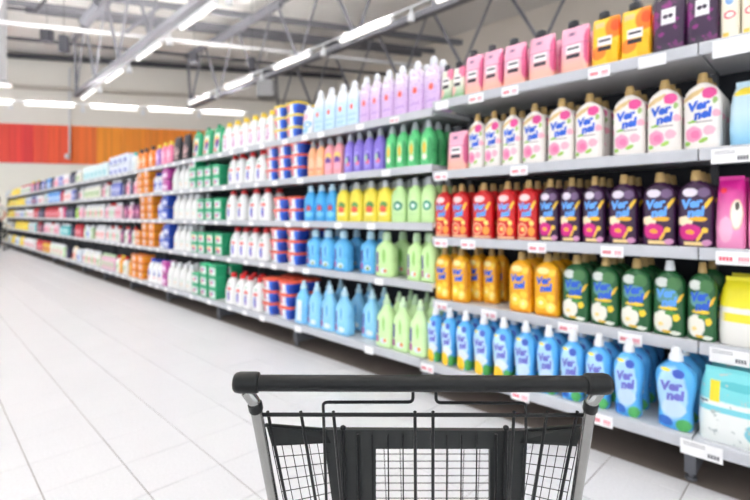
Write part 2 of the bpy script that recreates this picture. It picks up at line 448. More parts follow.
sp_, dp_ = on_wall(71)
pp = W0 + WD * sp_ - WN * .14
o = mk('wall_pipe', MB().tube([(0, 0, z_at(160, dp_)), (0, 0, ROOF - .5)], .045, 10), STEELL, None, (pp.x, pp.y, 0)); tag(o, 'thin white vertical pipe on the red and orange wall', 'pipe')
o2 = mk('junction_box', MB().box(-.08, .08, -.08, .08, -.1, .1), STEELL, o, (-.1, -.1, z_at(157, dp_)), (0, 0, wang), smooth=False)

# ------------------------------------------------------------------ shelf units
BW, Y0 = 1.405, 0.4
ZN = [1.825, 1.382, .9655, .5686, .207]
ZL = [1.79, 1.43, 1.055, .665, .21]
LEV = ['top', 'second', 'middle', 'fourth', 'bottom']
XS, XBOT, XBK = 2.32, 2.20, 2.82
def shelf_meshes(depth, tg):
    b = MB().box(.014, depth, .004, BW - .004, -.028, 0).mesh('board' + tg, GREY_SHELF, smooth=False)
    l = MB()
    prof = [(0, -.046), (.006, -.05), (.014, -.05), (.014, .003), (.004, .003), (0, -.004)]
    n = len(prof)
    for y in (.003, BW - .003): l.v += [(x, y, z) for x, z in prof]
    l.face(list(range(n))); l.face(list(range(n, 2 * n))[::-1])
    for i in range(n): j = (i + 1) % n; l.face([i, n + i, n + j, j])
    return b, l.mesh('lip' + tg, LIP, smooth=False)
SB = {0: shelf_meshes(XBK - XS, ''), 1: shelf_meshes(XBK - XBOT, '_bottom')}
BACK_ME = MB().box(0, .02, 0, BW, .12, 1.86).mesh('back_panel', BACKP, smooth=False)
KICK_ME = MB().box(0, .02, 0, BW, 0, .16).mesh('kick_panel', BACKP, smooth=False)
UP_ME = MB().box(-.03, .03, -.014, .014, 0, 1.9).mesh('upright', POST, smooth=False)
FOOT_ME = MB().box(-.02, .44, -.02, .02, .03, .16).tube([(0, 0, 0), (0, 0, .012)], .022, 10).tube([(0, 0, .012), (0, 0, .04)], .01, 8).mesh('foot', POST, smooth=False)
unit_desc = {-1: 'white steel shelf unit of refill bags at the right edge', 0: 'white steel shelf unit full of gold-capped bottles beside the cart',
             1: 'white steel shelf unit of blue, yellow and green bottles', 2: 'white steel shelf unit of red-capped bottles and stacked tubs',
             3: 'white steel shelf unit with stacked green boxes', 4: 'white steel shelf unit with stacked orange boxes'}
NB = 15
for k in range(-2, NB):
    if k == -2: continue
    y = Y0 + BW * k
    r = link('shelf_unit', None, None, (XS, y, 0))
    tag(r, unit_desc.get(k, 'white steel shelf unit, %s beyond the orange box stacks' % ordinal(max(k - 4, 1))), 'shelf unit', 'shelf units along the aisle')
    zs = ZN if k <= 0 else ZL
    for i, z in enumerate(zs):
        bme, lme = SB[1 if i == 4 else 0]; x = (XBOT if i == 4 else XS) - XS
        s_ = link('shelf', bme, r, (x, 0, z)); link('shelf_lip', lme, s_, (0, 0, 0))
    link('back_panel', BACK_ME, r, (XBK - XS, 0, 0)); link('kick_panel', KICK_ME, r, (.3, 0, 0))
    link('upright', UP_ME, r, (XBK - XS - .032, .014, 0))
    link('foot', FOOT_ME, r, (-.03, 0.02, 0))
    if k == NB - 1: mk('end_panel', MB().box(.03, XBK - XS + .02, BW + .001, BW + .025, .03, 1.9).box(-.05, .44, BW + .001, BW + .025, 0, .18), POST, r, smooth=False)
# ------------------------------------------------------------------ products
def front_of(rings, x, z):            # y of the lofted front surface
    for a, b in zip(rings, rings[1:]):
        if a[0] <= z <= b[0] or b is rings[-1]:
            t = 0 if b[0] == a[0] else max(0, min(1, (z - a[0]) / (b[0] - a[0])))
            hw, hd, n = [a[i] + (b[i] - a[i]) * t for i in (1, 2, 3)]
            q = min(.98, abs(x) / hw); return -hd * (1 - q ** n) ** (1 / n)
    return -.04
def text_mesh(name, lines, size, cx, cz, ang, rings, m, lead=.85, grow=.0):
    mb = MB()
    for i, tx in enumerate(lines):
        cu = bpy.data.curves.new('t', 'FONT'); cu.body = tx; cu.size = size; cu.align_x = 'CENTER'; cu.resolution_u = 2
        cu.offset = grow; cu.shear = .25
        ob = bpy.data.objects.new('t', cu); COL.objects.link(ob)
        dg = bpy.context.evaluated_depsgraph_get(); me = bpy.data.meshes.new_from_object(ob.evaluated_get(dg))
        b = len(mb.v); ca, sa = math.cos(ang), math.sin(ang)
        for v in me.vertices:
            x, z = v.co.x + .18 * size * (i - .5), v.co.y - i * size * lead
            X, Z = cx + x * ca - z * sa, cz + x * sa + z * ca
            mb.v.append((X, front_of(rings, X, Z) - .0012, Z))
        for p in me.polygons: mb.face([b + q for q in p.vertices])
        bpy.data.objects.remove(ob); bpy.data.curves.remove(cu); bpy.data.meshes.remove(me)
    return mb.mesh(name, m, smooth=False)

SKU = {}
def sku(key, name, desc, cat, parts, w_, d_, h_):
    SKU[key] = dict(name=name, desc=desc, cat=cat, parts=parts, w=w_, d=d_, h=h_)
def cap(z0, z1, r0, r1, n=2, seg=16, cx=0):
    return MB().loft([(z0, r0, r0, n, cx), (z0 + .006, r0 * 1.05, r0 * 1.05, n, cx), (z0 + (z1 - z0) * .45, r0, r0, n, cx), (z0 + (z1 - z0) * .5, r1 * 1.06, r1 * 1.06, n, cx), (z1 - .006, r1, r1, n, cx), (z1, r1 * .82, r1 * .82, n, cx)], seg)

# --- near-bay softener bottles
SOFT = [(0, .060, .034, 3), (.005, .067, .040, 3), (.02, .0695, .042, 3.2), (.10, .0675, .041, 3.2), (.17, .0685, .042, 3.2), (.222, .069, .042, 3), (.248, .062, .040, 2.8),
        (.267, .049, .034, 2.5), (.278, .034, .027, 2.2), (.285, .022, .022, 2), (.293, .018, .018, 2)]
CAPS = {'gold': cap(.286, .332, .021, .018).mesh('cap_gold', GOLD), 'white': cap(.286, .332, .021, .018).mesh('cap_white', CAPW)}
VERNEL = text_mesh('brand_print', ['Ver', 'nel'], .052, -.004, .172, math.radians(9), SOFT, INKB, .76, .0032)
VERNELL = text_mesh('brand_print_light', ['Ver', 'nel'], .052, -.006, .172, math.radians(9), SOFT, INKL, .76, .0032)
def soft_sku(key, desc, base, layers, capk='gold', txt=VERNEL):
    me = MB().loft(SOFT, 24).mesh('bottle_' + key, art('print_' + key, base, layers))
    sku(key, 'softener_bottle', desc, 'bottle', [('body', me), ('cap', CAPS[capk]), ('brand_print', txt)], .141, .086, .332)
soft_sku('wp', 'white softener bottle with pink flowers and gold cap', (240, 234, 228),
         [('e', -.03, .235, .05, .012, 30, (214, 186, 132)), ('e', .03, .238, .026, .024, (216, 70, 142)), ('e', -.026, .068, .031, .034, (242, 150, 184)), ('e', -.02, .066, .016, .018, (236, 120, 166)),
          ('e', .03, .08, .022, .02, (246, 178, 196)), ('e', -.03, .122, .018, .006, (140, 190, 60)), ('e', .01, .04, .018, .008, 20, (158, 200, 84)), ('e', -.048, .028, .013, .009, (150, 196, 80)),
          ('e', .05, .205, .008, .014, (156, 190, 110)), ('e', .054, .15, .014, .016, (246, 176, 196)), ('r', .012, .118, .03, .003, (170, 160, 160))])
soft_sku('red', 'red softener bottle with orange slices and gold cap', (206, 24, 30),
         [('e', -.01, .235, .036, .02, (240, 206, 206)), ('e', .045, .19, .008, .03, -25, (246, 206, 60)), ('e', -.005, .116, .04, .010, (248, 200, 80)),
          ('e', -.025, .06, .034, .036, (246, 190, 140)), ('e', -.025, .06, .026, .028, (226, 50, 44)), ('e', -.02, .06, .011, .012, (250, 214, 120)), ('e', .035, .05, .02, .026, (246, 158, 60)),
          ('e', .036, .096, .014, .014, (250, 220, 120)), ('r', 0, .012, .06, .006, (240, 200, 160))], txt=VERNELL)
soft_sku('pur', 'dark purple softener bottle with magenta orchid and gold cap', (52, 18, 58),
         [('e', -.018, .236, .03, .019, (226, 216, 230)), ('e', .034, .236, .022, .02, (110, 84, 122)), ('e', .05, .19, .007, .028, -30, (236, 190, 46)), ('e', -.036, .112, .03, .022, (248, 226, 190)),
          ('e', .012, .122, .034, .011, (236, 176, 40)), ('e', -.018, .066, .042, .036, (206, 22, 128)), ('e', -.016, .066, .016, .01, (250, 160, 60)), ('e', .038, .074, .013, .013, (244, 196, 60)),
          ('e', .022, .05, .006, .026, -30, (236, 190, 70)), ('r', 0, .016, .04, .008, (240, 214, 150)), ('e', .045, .02, .018, .014, (214, 150, 190))], txt=VERNELL)
soft_sku('gold', 'golden yellow softener bottle with pale flowers and gold cap', (240, 170, 20),
         [('e', -.012, .24, .036, .018, (248, 226, 150)), ('e', .04, .232, .02, .018, (246, 206, 70)), ('e', -.02, .07, .034, .034, (252, 214, 70)), ('e', .03, .05, .024, .028, (252, 224, 110)), ('e', .03, .1, .02, .02, (250, 206, 60)),
          ('e', -.02, .07, .011, .011, (254, 240, 180)), ('e', .03, .05, .009, .009, (254, 240, 180)), ('r', 0, .01, .06, .006, (224, 140, 20)), ('e', .06, .16, .008, .1, (220, 140, 16))])
GL = [('e', -.026, .236, .032, .022, (206, 210, 206)), ('e', .024, .232, .03, .03, (66, 118, 66)), ('e', -.002, .175, .048, .036, (92, 150, 150)), ('e', .05, .17, .007, .024, -30, (240, 186, 50)), ('e', 0, .124, .04, .010, (244, 206, 60)),
      ('e', -.024, .062, .042, .048, (240, 236, 224)), ('e', -.03, .05, .012, .010, (246, 220, 140)), ('e', .034, .086, .015, .018, (246, 206, 50)), ('e', .012, .102, .026, .008, (70, 140, 60)),
      ('e', .03, .016, .024, .01, (232, 236, 224)), ('e', -.005, .02, .02, .007, (236, 190, 60))]
soft_sku('grn', 'dark green softener bottle with white flower and gold cap', (32, 92, 50), GL)
soft_sku('grnw', 'dark green softener bottle with white flower and white cap', (32, 92, 50), GL, 'white', VERNELL)
SOFB = [(0, .056, .036, 3), (.006, .062, .042, 3), (.03, .064, .044, 3), (.09, .06, .042, 3), (.15, .07, .044, 3), (.2, .075, .046, 3), (.235, .07, .044, 2.8), (.258, .05, .038, 2.4), (.27, .034, .03, 2.2), (.28, .024, .024, 2), (.29, .022, .022, 2)]
CAPBW = MB().loft([(.282, .027, .027, 2), (.29, .0275, .0275, 2), (.306, .025, .025, 2), (.310, .020, .020, 2), (.334, .017, .017, 2), (.338, .013, .013, 2)], 16).mesh('cap_cone', CAPW)
VERNEB = text_mesh('brand_print_indigo', ['Ver', 'nel'], .052, -.004, .165, math.radians(9), SOFB, INKV, .76, .0032)
def softb(key, desc, layers):
    me = MB().loft(SOFB, 24).mesh('bottle_' + key, art('print_' + key, (84, 172, 234), layers))
    sku(key, 'softener_bottle', desc, 'bottle', [('body', me), ('cap', CAPBW), ('brand_print', VERNEB)], .152, .094, .338)
softb('bluy', 'sky blue softener bottle with yellow base and white cap',
      [('e', -.008, .15, .058, .1, (190, 226, 248)), ('e', .018, .236, .022, .018, (70, 96, 196)), ('e', -.035, .24, .016, .008, (250, 224, 80)), ('e', 0, .085, .05, .03, (226, 236, 240)), ('e', -.022, .03, .046, .046, (252, 206, 40)), ('e', .045, .03, .022, .034, (70, 160, 80))])
softb('blu', 'sky blue softener bottle with white cap',
      [('e', -.006, .15, .056, .11, (176, 218, 248)), ('e', .018, .236, .022, .018, (60, 90, 190)), ('e', -.03, .246, .02, .008, (250, 224, 80)), ('e', 0, .09, .044, .036, (202, 226, 244)), ('e', -.03, .03, .03, .02, (40, 100, 190)), ('e', .036, .025, .026, .026, (84, 176, 96))])

# --- refill pouches with a screw cap
def pouch_rings(w_, d_, h_):
    return [(0, w_ * .42, d_ * .46, 4), (.006, w_ * .47, d_ * .5, 4), (h_ * .12, w_ * .48, d_ * .5, 3.2), (h_ * .45, w_ * .475, d_ * .42, 3), (h_ * .75, w_ * .47, d_ * .34, 3),
            (h_ * .94, w_ * .465, d_ * .2, 3), (h_, w_ * .45, d_ * .1, 3)]
def pouch(key, desc, base, layers, w_=.15, d_=.09, h_=.245, capm=CAPBLK):
    me = MB().loft(pouch_rings(w_, d_, h_), 20).mesh('pouch_' + key, art('print_' + key, base, layers, .3))
    cm = MB().loft([(h_ - .006, .040, .010, 2, -.008), (h_ + .004, .040, .012, 2, -.008), (h_ + .006, .028, .018, 2, -.012), (h_ + .03, .027, .018, 2, -.012), (h_ + .034, .022, .015, 2, -.012)], 14).mesh('cap_' + key, capm)
    sku(key, 'refill_pouch', desc, 'pouch', [('body', me), ('spout_cap', cm)], w_ * .96, d_, h_ + .034)
LBL = [('r', 0.0, .125, .036, .022, (246, 240, 240)), ('r', 0.0, .128, .03, .006, (52, 46, 58)), ('r', 0.0, .088, .034, .011, (44, 38, 50)), ('r', -.01, .205, .022, .012, (206, 150, 176)), ('r', -.01, .205, .01, .006, (96, 70, 110))]
pouch('pp', 'pink refill pouch with black cap and white label', (246, 182, 164), [('g', .04, .14, (244, 176, 200)), ('e', .066, .13, .016, .09, (214, 96, 140)), ('r', 0, .152, .08, .0016, (160, 90, 120))] + LBL)
pouch('py', 'yellow and orange refill pouch with black cap', (250, 200, 50), [('e', .045, .19, .044, .055, (250, 120, 20)), ('e', .05, .195, .022, .03, (240, 80, 20)), ('e', -.03, .07, .04, .035, (250, 130, 40)), ('e', .04, .06, .03, .06, (244, 184, 20))] + LBL[:3] + [('r', -.03, .21, .026, .014, (214, 186, 130))])
pouch('pd', 'dark purple refill pouch with white label and bow', (54, 32, 62), [('n', 22, .55, (134, 34, 120)), ('g', .05, .0, (66, 62, 72)), ('r', 0, .165, .032, .036, (240, 236, 240)), ('e', -.012, .165, .012, .01, (50, 40, 60)), ('e', .012, .165, .012, .01, (50, 40, 60))], .16, .09, .25)
pouch('pg', 'white and green refill pouch with pink corner', (232, 232, 214), [('g', .09, .02, (130, 178, 130)), ('e', .05, .19, .045, .06, (240, 130, 164)), ('e', -.04, .05, .03, .03, 30, (244, 190, 180))] + LBL[:4], .13, .08, .2)
pouch('pbl', 'white and light blue refill pouch with pink swirl', (238, 240, 246), [('e', -.02, .16, .04, .03, (246, 190, 210)), ('e', .01, .09, .05, .03, (120, 180, 236)), ('e', .01, .09, .03, .014, (236, 240, 246)), ('e', -.02, .04, .05, .02, (150, 200, 240))], .15, .09, .23, CAPW)
pouch('pgr', 'green detergent pouch with rainbow swirl print', (40, 160, 108), [('r', 0, .13, .062, .105, (226, 236, 232)), ('e', 0, .15, .05, .06, (250, 206, 60)), ('e', .01, .13, .045, .05, (236, 90, 80)), ('e', .012, .12, .036, .05, (80, 50, 150)), ('r', -.02, .05, .03, .02, (220, 80, 80))], .22, .1, .3, mat('pouch_green_cap', (30, 150, 100), .4))
# --- large bags on the right edge
def bag(key, desc, base, layers, w_, d_, h0, h_):
    q = h_ / h0; layers = [(l[0], l[1] * q, l[2] * q) + l[3:] if l[0] == 'g' else (l if l[0] == 'n' else (l[0], l[1], l[2] * q, l[3], l[4] * q) + l[5:]) for l in layers]
    R = [(0, w_ * .46, d_ * .44, 5), (.008, w_ * .485, d_ * .48, 4.5), (h_ * .3, w_ * .5, d_ * .5, 3.5), (h_ * .65, w_ * .49, d_ * .42, 3), (h_ * .85, w_ * .46, d_ * .28, 3), (h_ * .96, w_ * .42, d_ * .1, 3), (h_, w_ * .4, d_ * .04, 3)]
    me = MB().loft(R, 24).mesh('bag_' + key, art('print_' + key, base, layers, .3))
    sl = MB().box(-w_ * .41, w_ * .41, -.004, .004, h_ - .004, h_ + .016).mesh('seal_' + key, art('print_seal_' + key, layers[0][-1], []), smooth=False)
    sku(key, 'detergent_bag', desc, 'bag', [('body', me), ('top_seal', sl)], w_, d_, h_ + .016)
bag('bteal', 'large teal and white washing powder bag with yellow strip', (236, 240, 238), [('g', .2, .21, (120, 208, 214)), ('e', .03, .285, .08, .02, (86, 186, 196)), ('r', -.055, .25, .016, .05, (240, 216, 40)), ('r', 0, .165, .11, .014, (120, 206, 218)), ('e', .07, .08, .03, .045, (130, 200, 214)), ('n', 30, .62, (180, 190, 190)), ('r', -.09, .195, .014, .005, (90, 110, 120)), ('e', .09, .05, .03, .03, (96, 150, 90))], .225, .14, .34, .265)
bag('byel', 'large yellow and white washing powder bag', (240, 238, 232), [('g', .19, .2, (240, 228, 40)), ('r', 0, .145, .11, .022, (244, 226, 50)), ('e', .07, .285, .04, .02, (110, 100, 110)), ('r', .05, .235, .05, .003, (120, 120, 60)), ('e', .08, .08, .02, .03, (236, 130, 160)), ('e', .05, .19, .02, .02, (214, 214, 200))], .26, .14, .33, .262)
bag('bmag', 'large magenta washing powder bag with round white emblem', (240, 150, 196), [('g', .1, .28, (206, 26, 140)), ('e', .045, .16, .045, .07, (228, 200, 150)), ('e', .045, .16, .04, .064, (244, 236, 226)), ('e', .05, .2, .016, .02, (90, 80, 70)), ('e', -.03, .09, .05, .06, (244, 180, 210)), ('e', -.05, .275, .025, .014, (226, 26, 50))], .22, .12, .325, .285)
bag('bblu', 'large light blue washing powder bag with yellow corner', (150, 206, 238), [('g', .04, .16, (198, 226, 240)), ('e', .04, .08, .07, .05, (40, 150, 222)), ('e', .05, .08, .04, .03, (190, 226, 246)), ('e', -.04, .27, .06, .022, 10, (246, 220, 70)), ('r', .03, .2, .06, .02, (240, 240, 250)), ('r', .03, .2, .05, .01, (90, 90, 180)), ('e', 0, .15, .012, .006, (230, 120, 160))], .23, .12, .3, .255)
CRM = [(0, .044, .03, 3), (.004, .048, .034, 3), (.15, .048, .034, 3), (.19, .044, .032, 3), (.21, .026, .024, 2.4), (.222, .02, .02, 2)]
sku('cream', 'detergent_bottle', 'cream white bottle with red oval and white cap', 'bottle',
    [('body', MB().loft(CRM, 20).mesh('bottle_cream', art('print_cream', (244, 236, 216), [('e', .0, .1, .03, .016, (226, 90, 110)), ('e', 0, .1, .022, .010, (244, 236, 224)), ('e', 0, .16, .022, .02, (130, 170, 214)), ('r', 0, .186, .03, .006, (236, 196, 60)), ('r', -.02, .02, .016, .008, (240, 206, 90))]))), ('cap', cap(.218, .25, .023, .02).mesh('cap_cream', CAPW))], .098, .07, .25)

# --- second bay: slim bottles, cleaner bottles, square bottles, handled bottles
def bottle(key, desc, rings, base, layers, capmb, capm, w_, d_, h_, handle=None, seg=20, name='detergent_bottle'):
    bm_ = art('print_' + key, base, layers)
    parts = [('body', MB().loft(rings, seg).mesh('bottle_' + key, bm_)), ('cap', capmb.mesh('cap_' + key, capm))]
    if handle: parts.append(('handle', MB().tube(round_path(handle, .02), .011, 8).mesh('handle_' + key, bm_)))
    sku(key, name, desc, 'bottle', parts, w_, d_, h_)
SLIM = [(0, .06, .032, 4), (.005, .066, .037, 4), (.03, .067, .038, 4), (.2, .064, .037, 4), (.25, .06, .035, 3.4), (.275, .045, .03, 2.6), (.29, .025, .023, 2), (.305, .022, .022, 2)]
def slimcap(): return MB().loft([(.298, .026, .026, 2), (.32, .027, .027, 2), (.345, .02, .02, 2), (.352, .014, .014, 2)], 14)
bottle('tlb', 'white and light blue slim bottle with white cap', SLIM, (196, 224, 244), [('g', .16, .24, (236, 242, 248)), ('e', .0, .15, .018, .02, (236, 84, 64)), ('r', 0, .235, .036, .012, (240, 244, 250)), ('r', 0, .09, .05, .008, (170, 206, 238)), ('r', 0, .05, .04, .006, (150, 196, 236)), ('e', .012, .19, .02, .009, (190, 220, 240))], slimcap(), CAPW, .13, .076, .352)
bottle('tli', 'lilac and white slim bottle with white cap', SLIM, (214, 182, 226), [('g', .14, .26, (238, 226, 242)), ('e', .004, .15, .02, .022, (238, 92, 66)), ('r', 0, .235, .036, .012, (246, 236, 246)), ('n', 60, .58, (190, 150, 210)), ('r', 0, .06, .04, .006, (190, 150, 214))], slimcap(), CAPW, .13, .076, .352)
CLN = [(0, .062, .036, 3), (.005, .069, .041, 3), (.03, .071, .042, 3), (.12, .071, .042, 3), (.185, .068, .041, 3), (.215, .058, .037, 2.7), (.236, .04, .03, 2.3), (.25, .026, .025, 2), (.262, .022, .022, 2)]
def clncap(): return MB().loft([(.252, .026, .026, 2), (.272, .027, .027, 2), (.28, .024, .022, 2, 0, -.003), (.300, .021, .018, 2, 0, -.006), (.304, .015, .012, 2, 0, -.006)], 14)
def cln(key, desc, base, la, capm=CAPG):
    la = [(l[0], l[1] + .01, l[2], l[3] * 1.35, l[4] * 1.25) + l[5:] for l in la]
    bottle(key, desc, CLN, base, la, clncap(), capm, .142, .084, .304)
cln('cpe', 'peach orange cleaner bottle with grey cap', (244, 176, 130), [('e', 0, .1, .04, .05, (246, 196, 160)), ('r', 0, .06, .03, .01, (240, 150, 120))])
cln('cpk', 'pink cleaner bottle with yellow and purple label', (240, 160, 170), [('e', 0, .15, .035, .025, (240, 206, 110)), ('e', 0, .115, .03, .025, (110, 60, 150)), ('e', 0, .07, .04, .025, (244, 170, 190))])
cln('cpu', 'purple cleaner bottle with grey cap', (130, 110, 206), [('e', -.01, .09, .03, .055, (160, 146, 226)), ('e', .005, .1, .02, .03, (80, 60, 160)), ('e', .0, .07, .02, .014, (224, 110, 150)), ('e', -.02, .1, .012, .02, (170, 210, 170))])
cln('cgr', 'bright green cleaner bottle with grey cap', (86, 196, 122), [('e', -.02, .12, .026, .05, (160, 220, 150)), ('e', -.02, .12, .016, .03, (226, 190, 60)), ('e', -.02, .06, .02, .016, (236, 236, 220)), ('e', .035, .1, .018, .07, (50, 150, 86))])
cln('cbl', 'bright blue cleaner bottle with blue cap', (58, 164, 226), [('e', 0, .11, .032, .03, (40, 110, 190)), ('e', 0, .11, .02, .018, (200, 70, 70)), ('e', 0, .06, .034, .02, (110, 196, 240))], CAPLB)
cln('cye', 'yellow cleaner bottle with grey cap', (240, 222, 70), [('e', 0, .11, .036, .04, (244, 206, 60)), ('e', .004, .125, .026, .022, (90, 150, 70)), ('e', -.002, .095, .026, .018, (236, 90, 60)), ('e', 0, .06, .03, .01, (244, 240, 170))])
cln('clg', 'light green cleaner bottle with dark green emblem', (194, 230, 160), [('e', 0, .11, .04, .046, (200, 230, 170)), ('e', 0, .115, .03, .026, (36, 140, 110)), ('e', 0, .115, .016, .012, (220, 240, 230)), ('e', 0, .06, .03, .01, (190, 226, 160))])
SQ = [(0, 0.0713, .042, 4), (.006, 0.0828, .05, 4), (.03, 0.0862, .052, 4), (.1, 0.0851, .051, 4), (.11, 0.0805, .048, 4), (.12, 0.0851, .051, 4), (.19, 0.0851, .051, 3.6), (.22, 0.0759, .046, 3), (.24, 0.0450, .038, 2.4), (.252, 0.0300, .03, 2), (.27, 0.0280, .028, 2)]
def sqcap(): return MB().loft([(.26, .032, .032, 2), (.27, .033, .033, 2), (.3, .030, .030, 2), (.315, .026, .026, 2), (.322, .018, .018, 2)], 16)
VB = [('r', -.05, .13, .012, .045, (66, 44, 150)), ('r', -.05, .055, .016, .022, (170, 60, 150)), ('e', .015, .045, .034, .02, (226, 236, 240))]
bottle('sbl', 'big blue squarish bottle with grey cap', SQ, (96, 186, 240), [('e', .01, .15, .034, .06, (130, 206, 246)), ('e', .015, .15, .014, .05, (60, 140, 214))] + VB + [('e', .02, .04, .014, .012, (130, 160, 60))], sqcap(), CAPLB, .172, .104, .322)
bottle('sgr', 'big light green squarish bottle with grey cap', SQ, (204, 238, 168), [('e', .014, .15, .034, .055, (196, 236, 160)), ('e', .016, .15, .014, .05, (150, 208, 106))] + VB + [('e', .03, .045, .014, .012, (240, 150, 60))], sqcap(), CAPGR, .172, .104, .322)
HD = [(0, 0.0660, .042, 4), (.006, 0.0770, .05, 4), (.03, 0.0803, .052, 3.6), (.12, 0.0792, .051, 3.4), (.13, 0.0748, .048, 3.4), (.14, 0.0781, .05, 3.4), (.2, 0.0770, .05, 3), (.235, 0.0560, .044, 2.6), (.262, 0.0340, .034, 2.2), (.285, 0.0240, .024, 2), (.3, 0.0220, .022, 2)]
def hdcap(): return MB().loft([(.288, .028, .028, 2), (.31, .027, .027, 2), (.318, .018, .018, 2), (.35, .012, .012, 2), (.355, .008, .008, 2)], 14)
bottle('hbl', 'big light blue handled bottle with clear spout', HD, (140, 208, 246), [('e', .01, .16, .034, .06, (160, 216, 248)), ('e', .012, .16, .012, .05, (90, 176, 232))] + VB, hdcap(), CAPLB, .16, .104, .355)
bottle('hbw', 'big light blue bottle turned to its white back label', HD, (110, 190, 240), [('r', 0, .11, .032, .085, (226, 232, 240)), ('n', 90, .6, (190, 204, 226))], hdcap(), CAPLB, .16, .104, .355)
bottle('hgr', 'big light green handled bottle with clear spout', HD, (210, 242, 180), [('e', .014, .16, .034, .06, (206, 240, 176)), ('e', .014, .16, .012, .05, (160, 216, 120))] + VB + [('e', .03, .05, .014, .012, (240, 150, 60))], hdcap(), CAPGR, .16, .104, .355)

# --- third bay: white jugs and stacked tubs
JUG = [(0, .080, .046, 3.4), (.006, .090, .052, 3.4), (.03, .093, .053, 3.2), (.12, .091, .052, 3.2), (.18, .085, .049, 3, .003), (.222, .071, .045, 2.7, .010), (.25, .046, .038, 2.3, .02), (.268, .03, .03, 2, .024), (.278, .028, .028, 2, .024)]
def jugcap(): return MB().loft([(.270, .031, .031, 2, .024), (.276, .032, .032, 2, .024), (.300, .030, .030, 2, .024), (.312, .026, .026, 2, .024), (.318, .018, .018, 2, .024)], 16)
def jug(key, desc, la, capm, base=(240, 240, 240)): bottle(key, desc, JUG, base, la, jugcap(), capm, .186, .106, .318)
jug('jy', 'white detergent jug with yellow cap', [('e', .01, .09, .03, .055, (190, 90, 170)), ('e', .006, .1, .015, .04, (240, 236, 240)), ('r', 0, .165, .034, .012, (236, 150, 150)), ('e', .01, .21, .014, .012, (150, 210, 170))], CAPY)
jug('jr', 'white detergent jug with red cap', [('r', .01, .155, .036, .013, (232, 74, 60)), ('e', .0, .085, .022, .05, (50, 90, 200)), ('e', .012, .06, .014, .024, (130, 70, 180)), ('e', .01, .2, .014, .012, (60, 160, 110)), ('r', .02, .11, .02, .004, (226, 130, 110))], CAPR)
jug('jw', 'plain white detergent jug with white cap', [('e', .0, .1, .026, .05, (226, 232, 226)), ('e', 0, .075, .012, .016, (236, 170, 90)), ('e', .01, .12, .016, .012, (160, 200, 170))], CAPW, (232, 232, 230))
jug('jb', 'white detergent jug with blue cap', [('e', .0, .12, .034, .03, (60, 80, 180)), ('e', 0, .07, .02, .022, (226, 90, 110)), ('r', 0, .17, .03, .008, (120, 140, 210))], CAPB)
TUBR = [(0, .084, .066, 3.2), (.004, .09, .072, 3.2), (.05, .096, .077, 3.2), (.088, .101, .081, 3.2), (.092, .102, .082, 3.2)]
TUBL = [(.088, .105, .085, 3.2), (.096, .108, .088, 3.2), (.106, .106, .086, 3.2), (.109, .1, .08, 3.2)]
def tub(key, desc, lidm, lay):
    sku(key, 'capsule_tub', desc, 'tub', [('body', MB().loft(TUBR, 24).mesh('tub_' + key, art('print_' + key, (232, 238, 246), lay))), ('lid', MB().loft(TUBL, 24).mesh('lid_' + key, lidm))], .216, .176, .109)
TB = [('e', .105, .05, .068, .1, (40, 104, 214)), ('e', .12, .03, .05, .06, (26, 62, 170)), ('e', -.05, .04, .03, .026, (120, 190, 120)), ('e', -.03, .05, .02, .03, (220, 110, 150)), ('r', -.045, .074, .04, .008, (224, 70, 70)), ('e', .005, .06, .02, .02, (240, 246, 250))]
tub('to', 'blue and white capsule tub with orange-red lid', mat('lid_orange', (236, 92, 62), .35), TB)
tub('ty', 'blue and white capsule tub with yellow lid', mat('lid_yellow', (242, 208, 50), .35), TB)

# --- boxes (green, orange) with lids
def lidbox(key, desc, base, lid, la, hw=.084, hd=.075, h_=.122):
    sku(key, 'capsule_box', desc, 'box', [('body', MB().loft([(0, hw * .95, hd * .95, 9), (.004, hw * .97, hd * .97, 9), (h_ - .02, hw, hd, 9)], 20).mesh('box_' + key, art('print_' + key, base, la))),
        ('lid', MB().loft([(h_ - .022, hw * 1.03, hd * 1.03, 9), (h_ - .003, hw * 1.03, hd * 1.03, 9), (h_, hw * .98, hd * .98, 9)], 20).mesh('lid_' + key, mat('lidm_' + key, lid, .4)))], hw * 2.07, hd * 2.07, h_)
lidbox('bg', 'green capsule box with white picture label', (40, 164, 114), (48, 176, 124), [('r', 0.01, .05, .064, .038, (226, 236, 232)), ('e', -.01, .05, .03, .022, (236, 150, 170)), ('e', .02, .06, .02, .016, (110, 90, 170)), ('e', -.02, .04, .014, .01, (226, 60, 60))])
lidbox('bgc', 'green capsule box with rainbow picture label', (40, 164, 114), (48, 176, 124), [('r', 0.01, .05, .064, .04, (226, 236, 232)), ('e', -.005, .062, .036, .02, (244, 180, 50)), ('e', .014, .046, .03, .022, (226, 70, 110)), ('e', -.018, .038, .02, .014, (90, 110, 200))])
lidbox('bo', 'orange detergent box with white round print', (234, 140, 34), (206, 108, 18), [('e', .02, .055, .05, .032, (246, 230, 220)), ('e', .02, .05, .022, .016, (90, 80, 150)), ('e', .09, .08, .03, .03, (240, 160, 40))], .115, .09, .112)
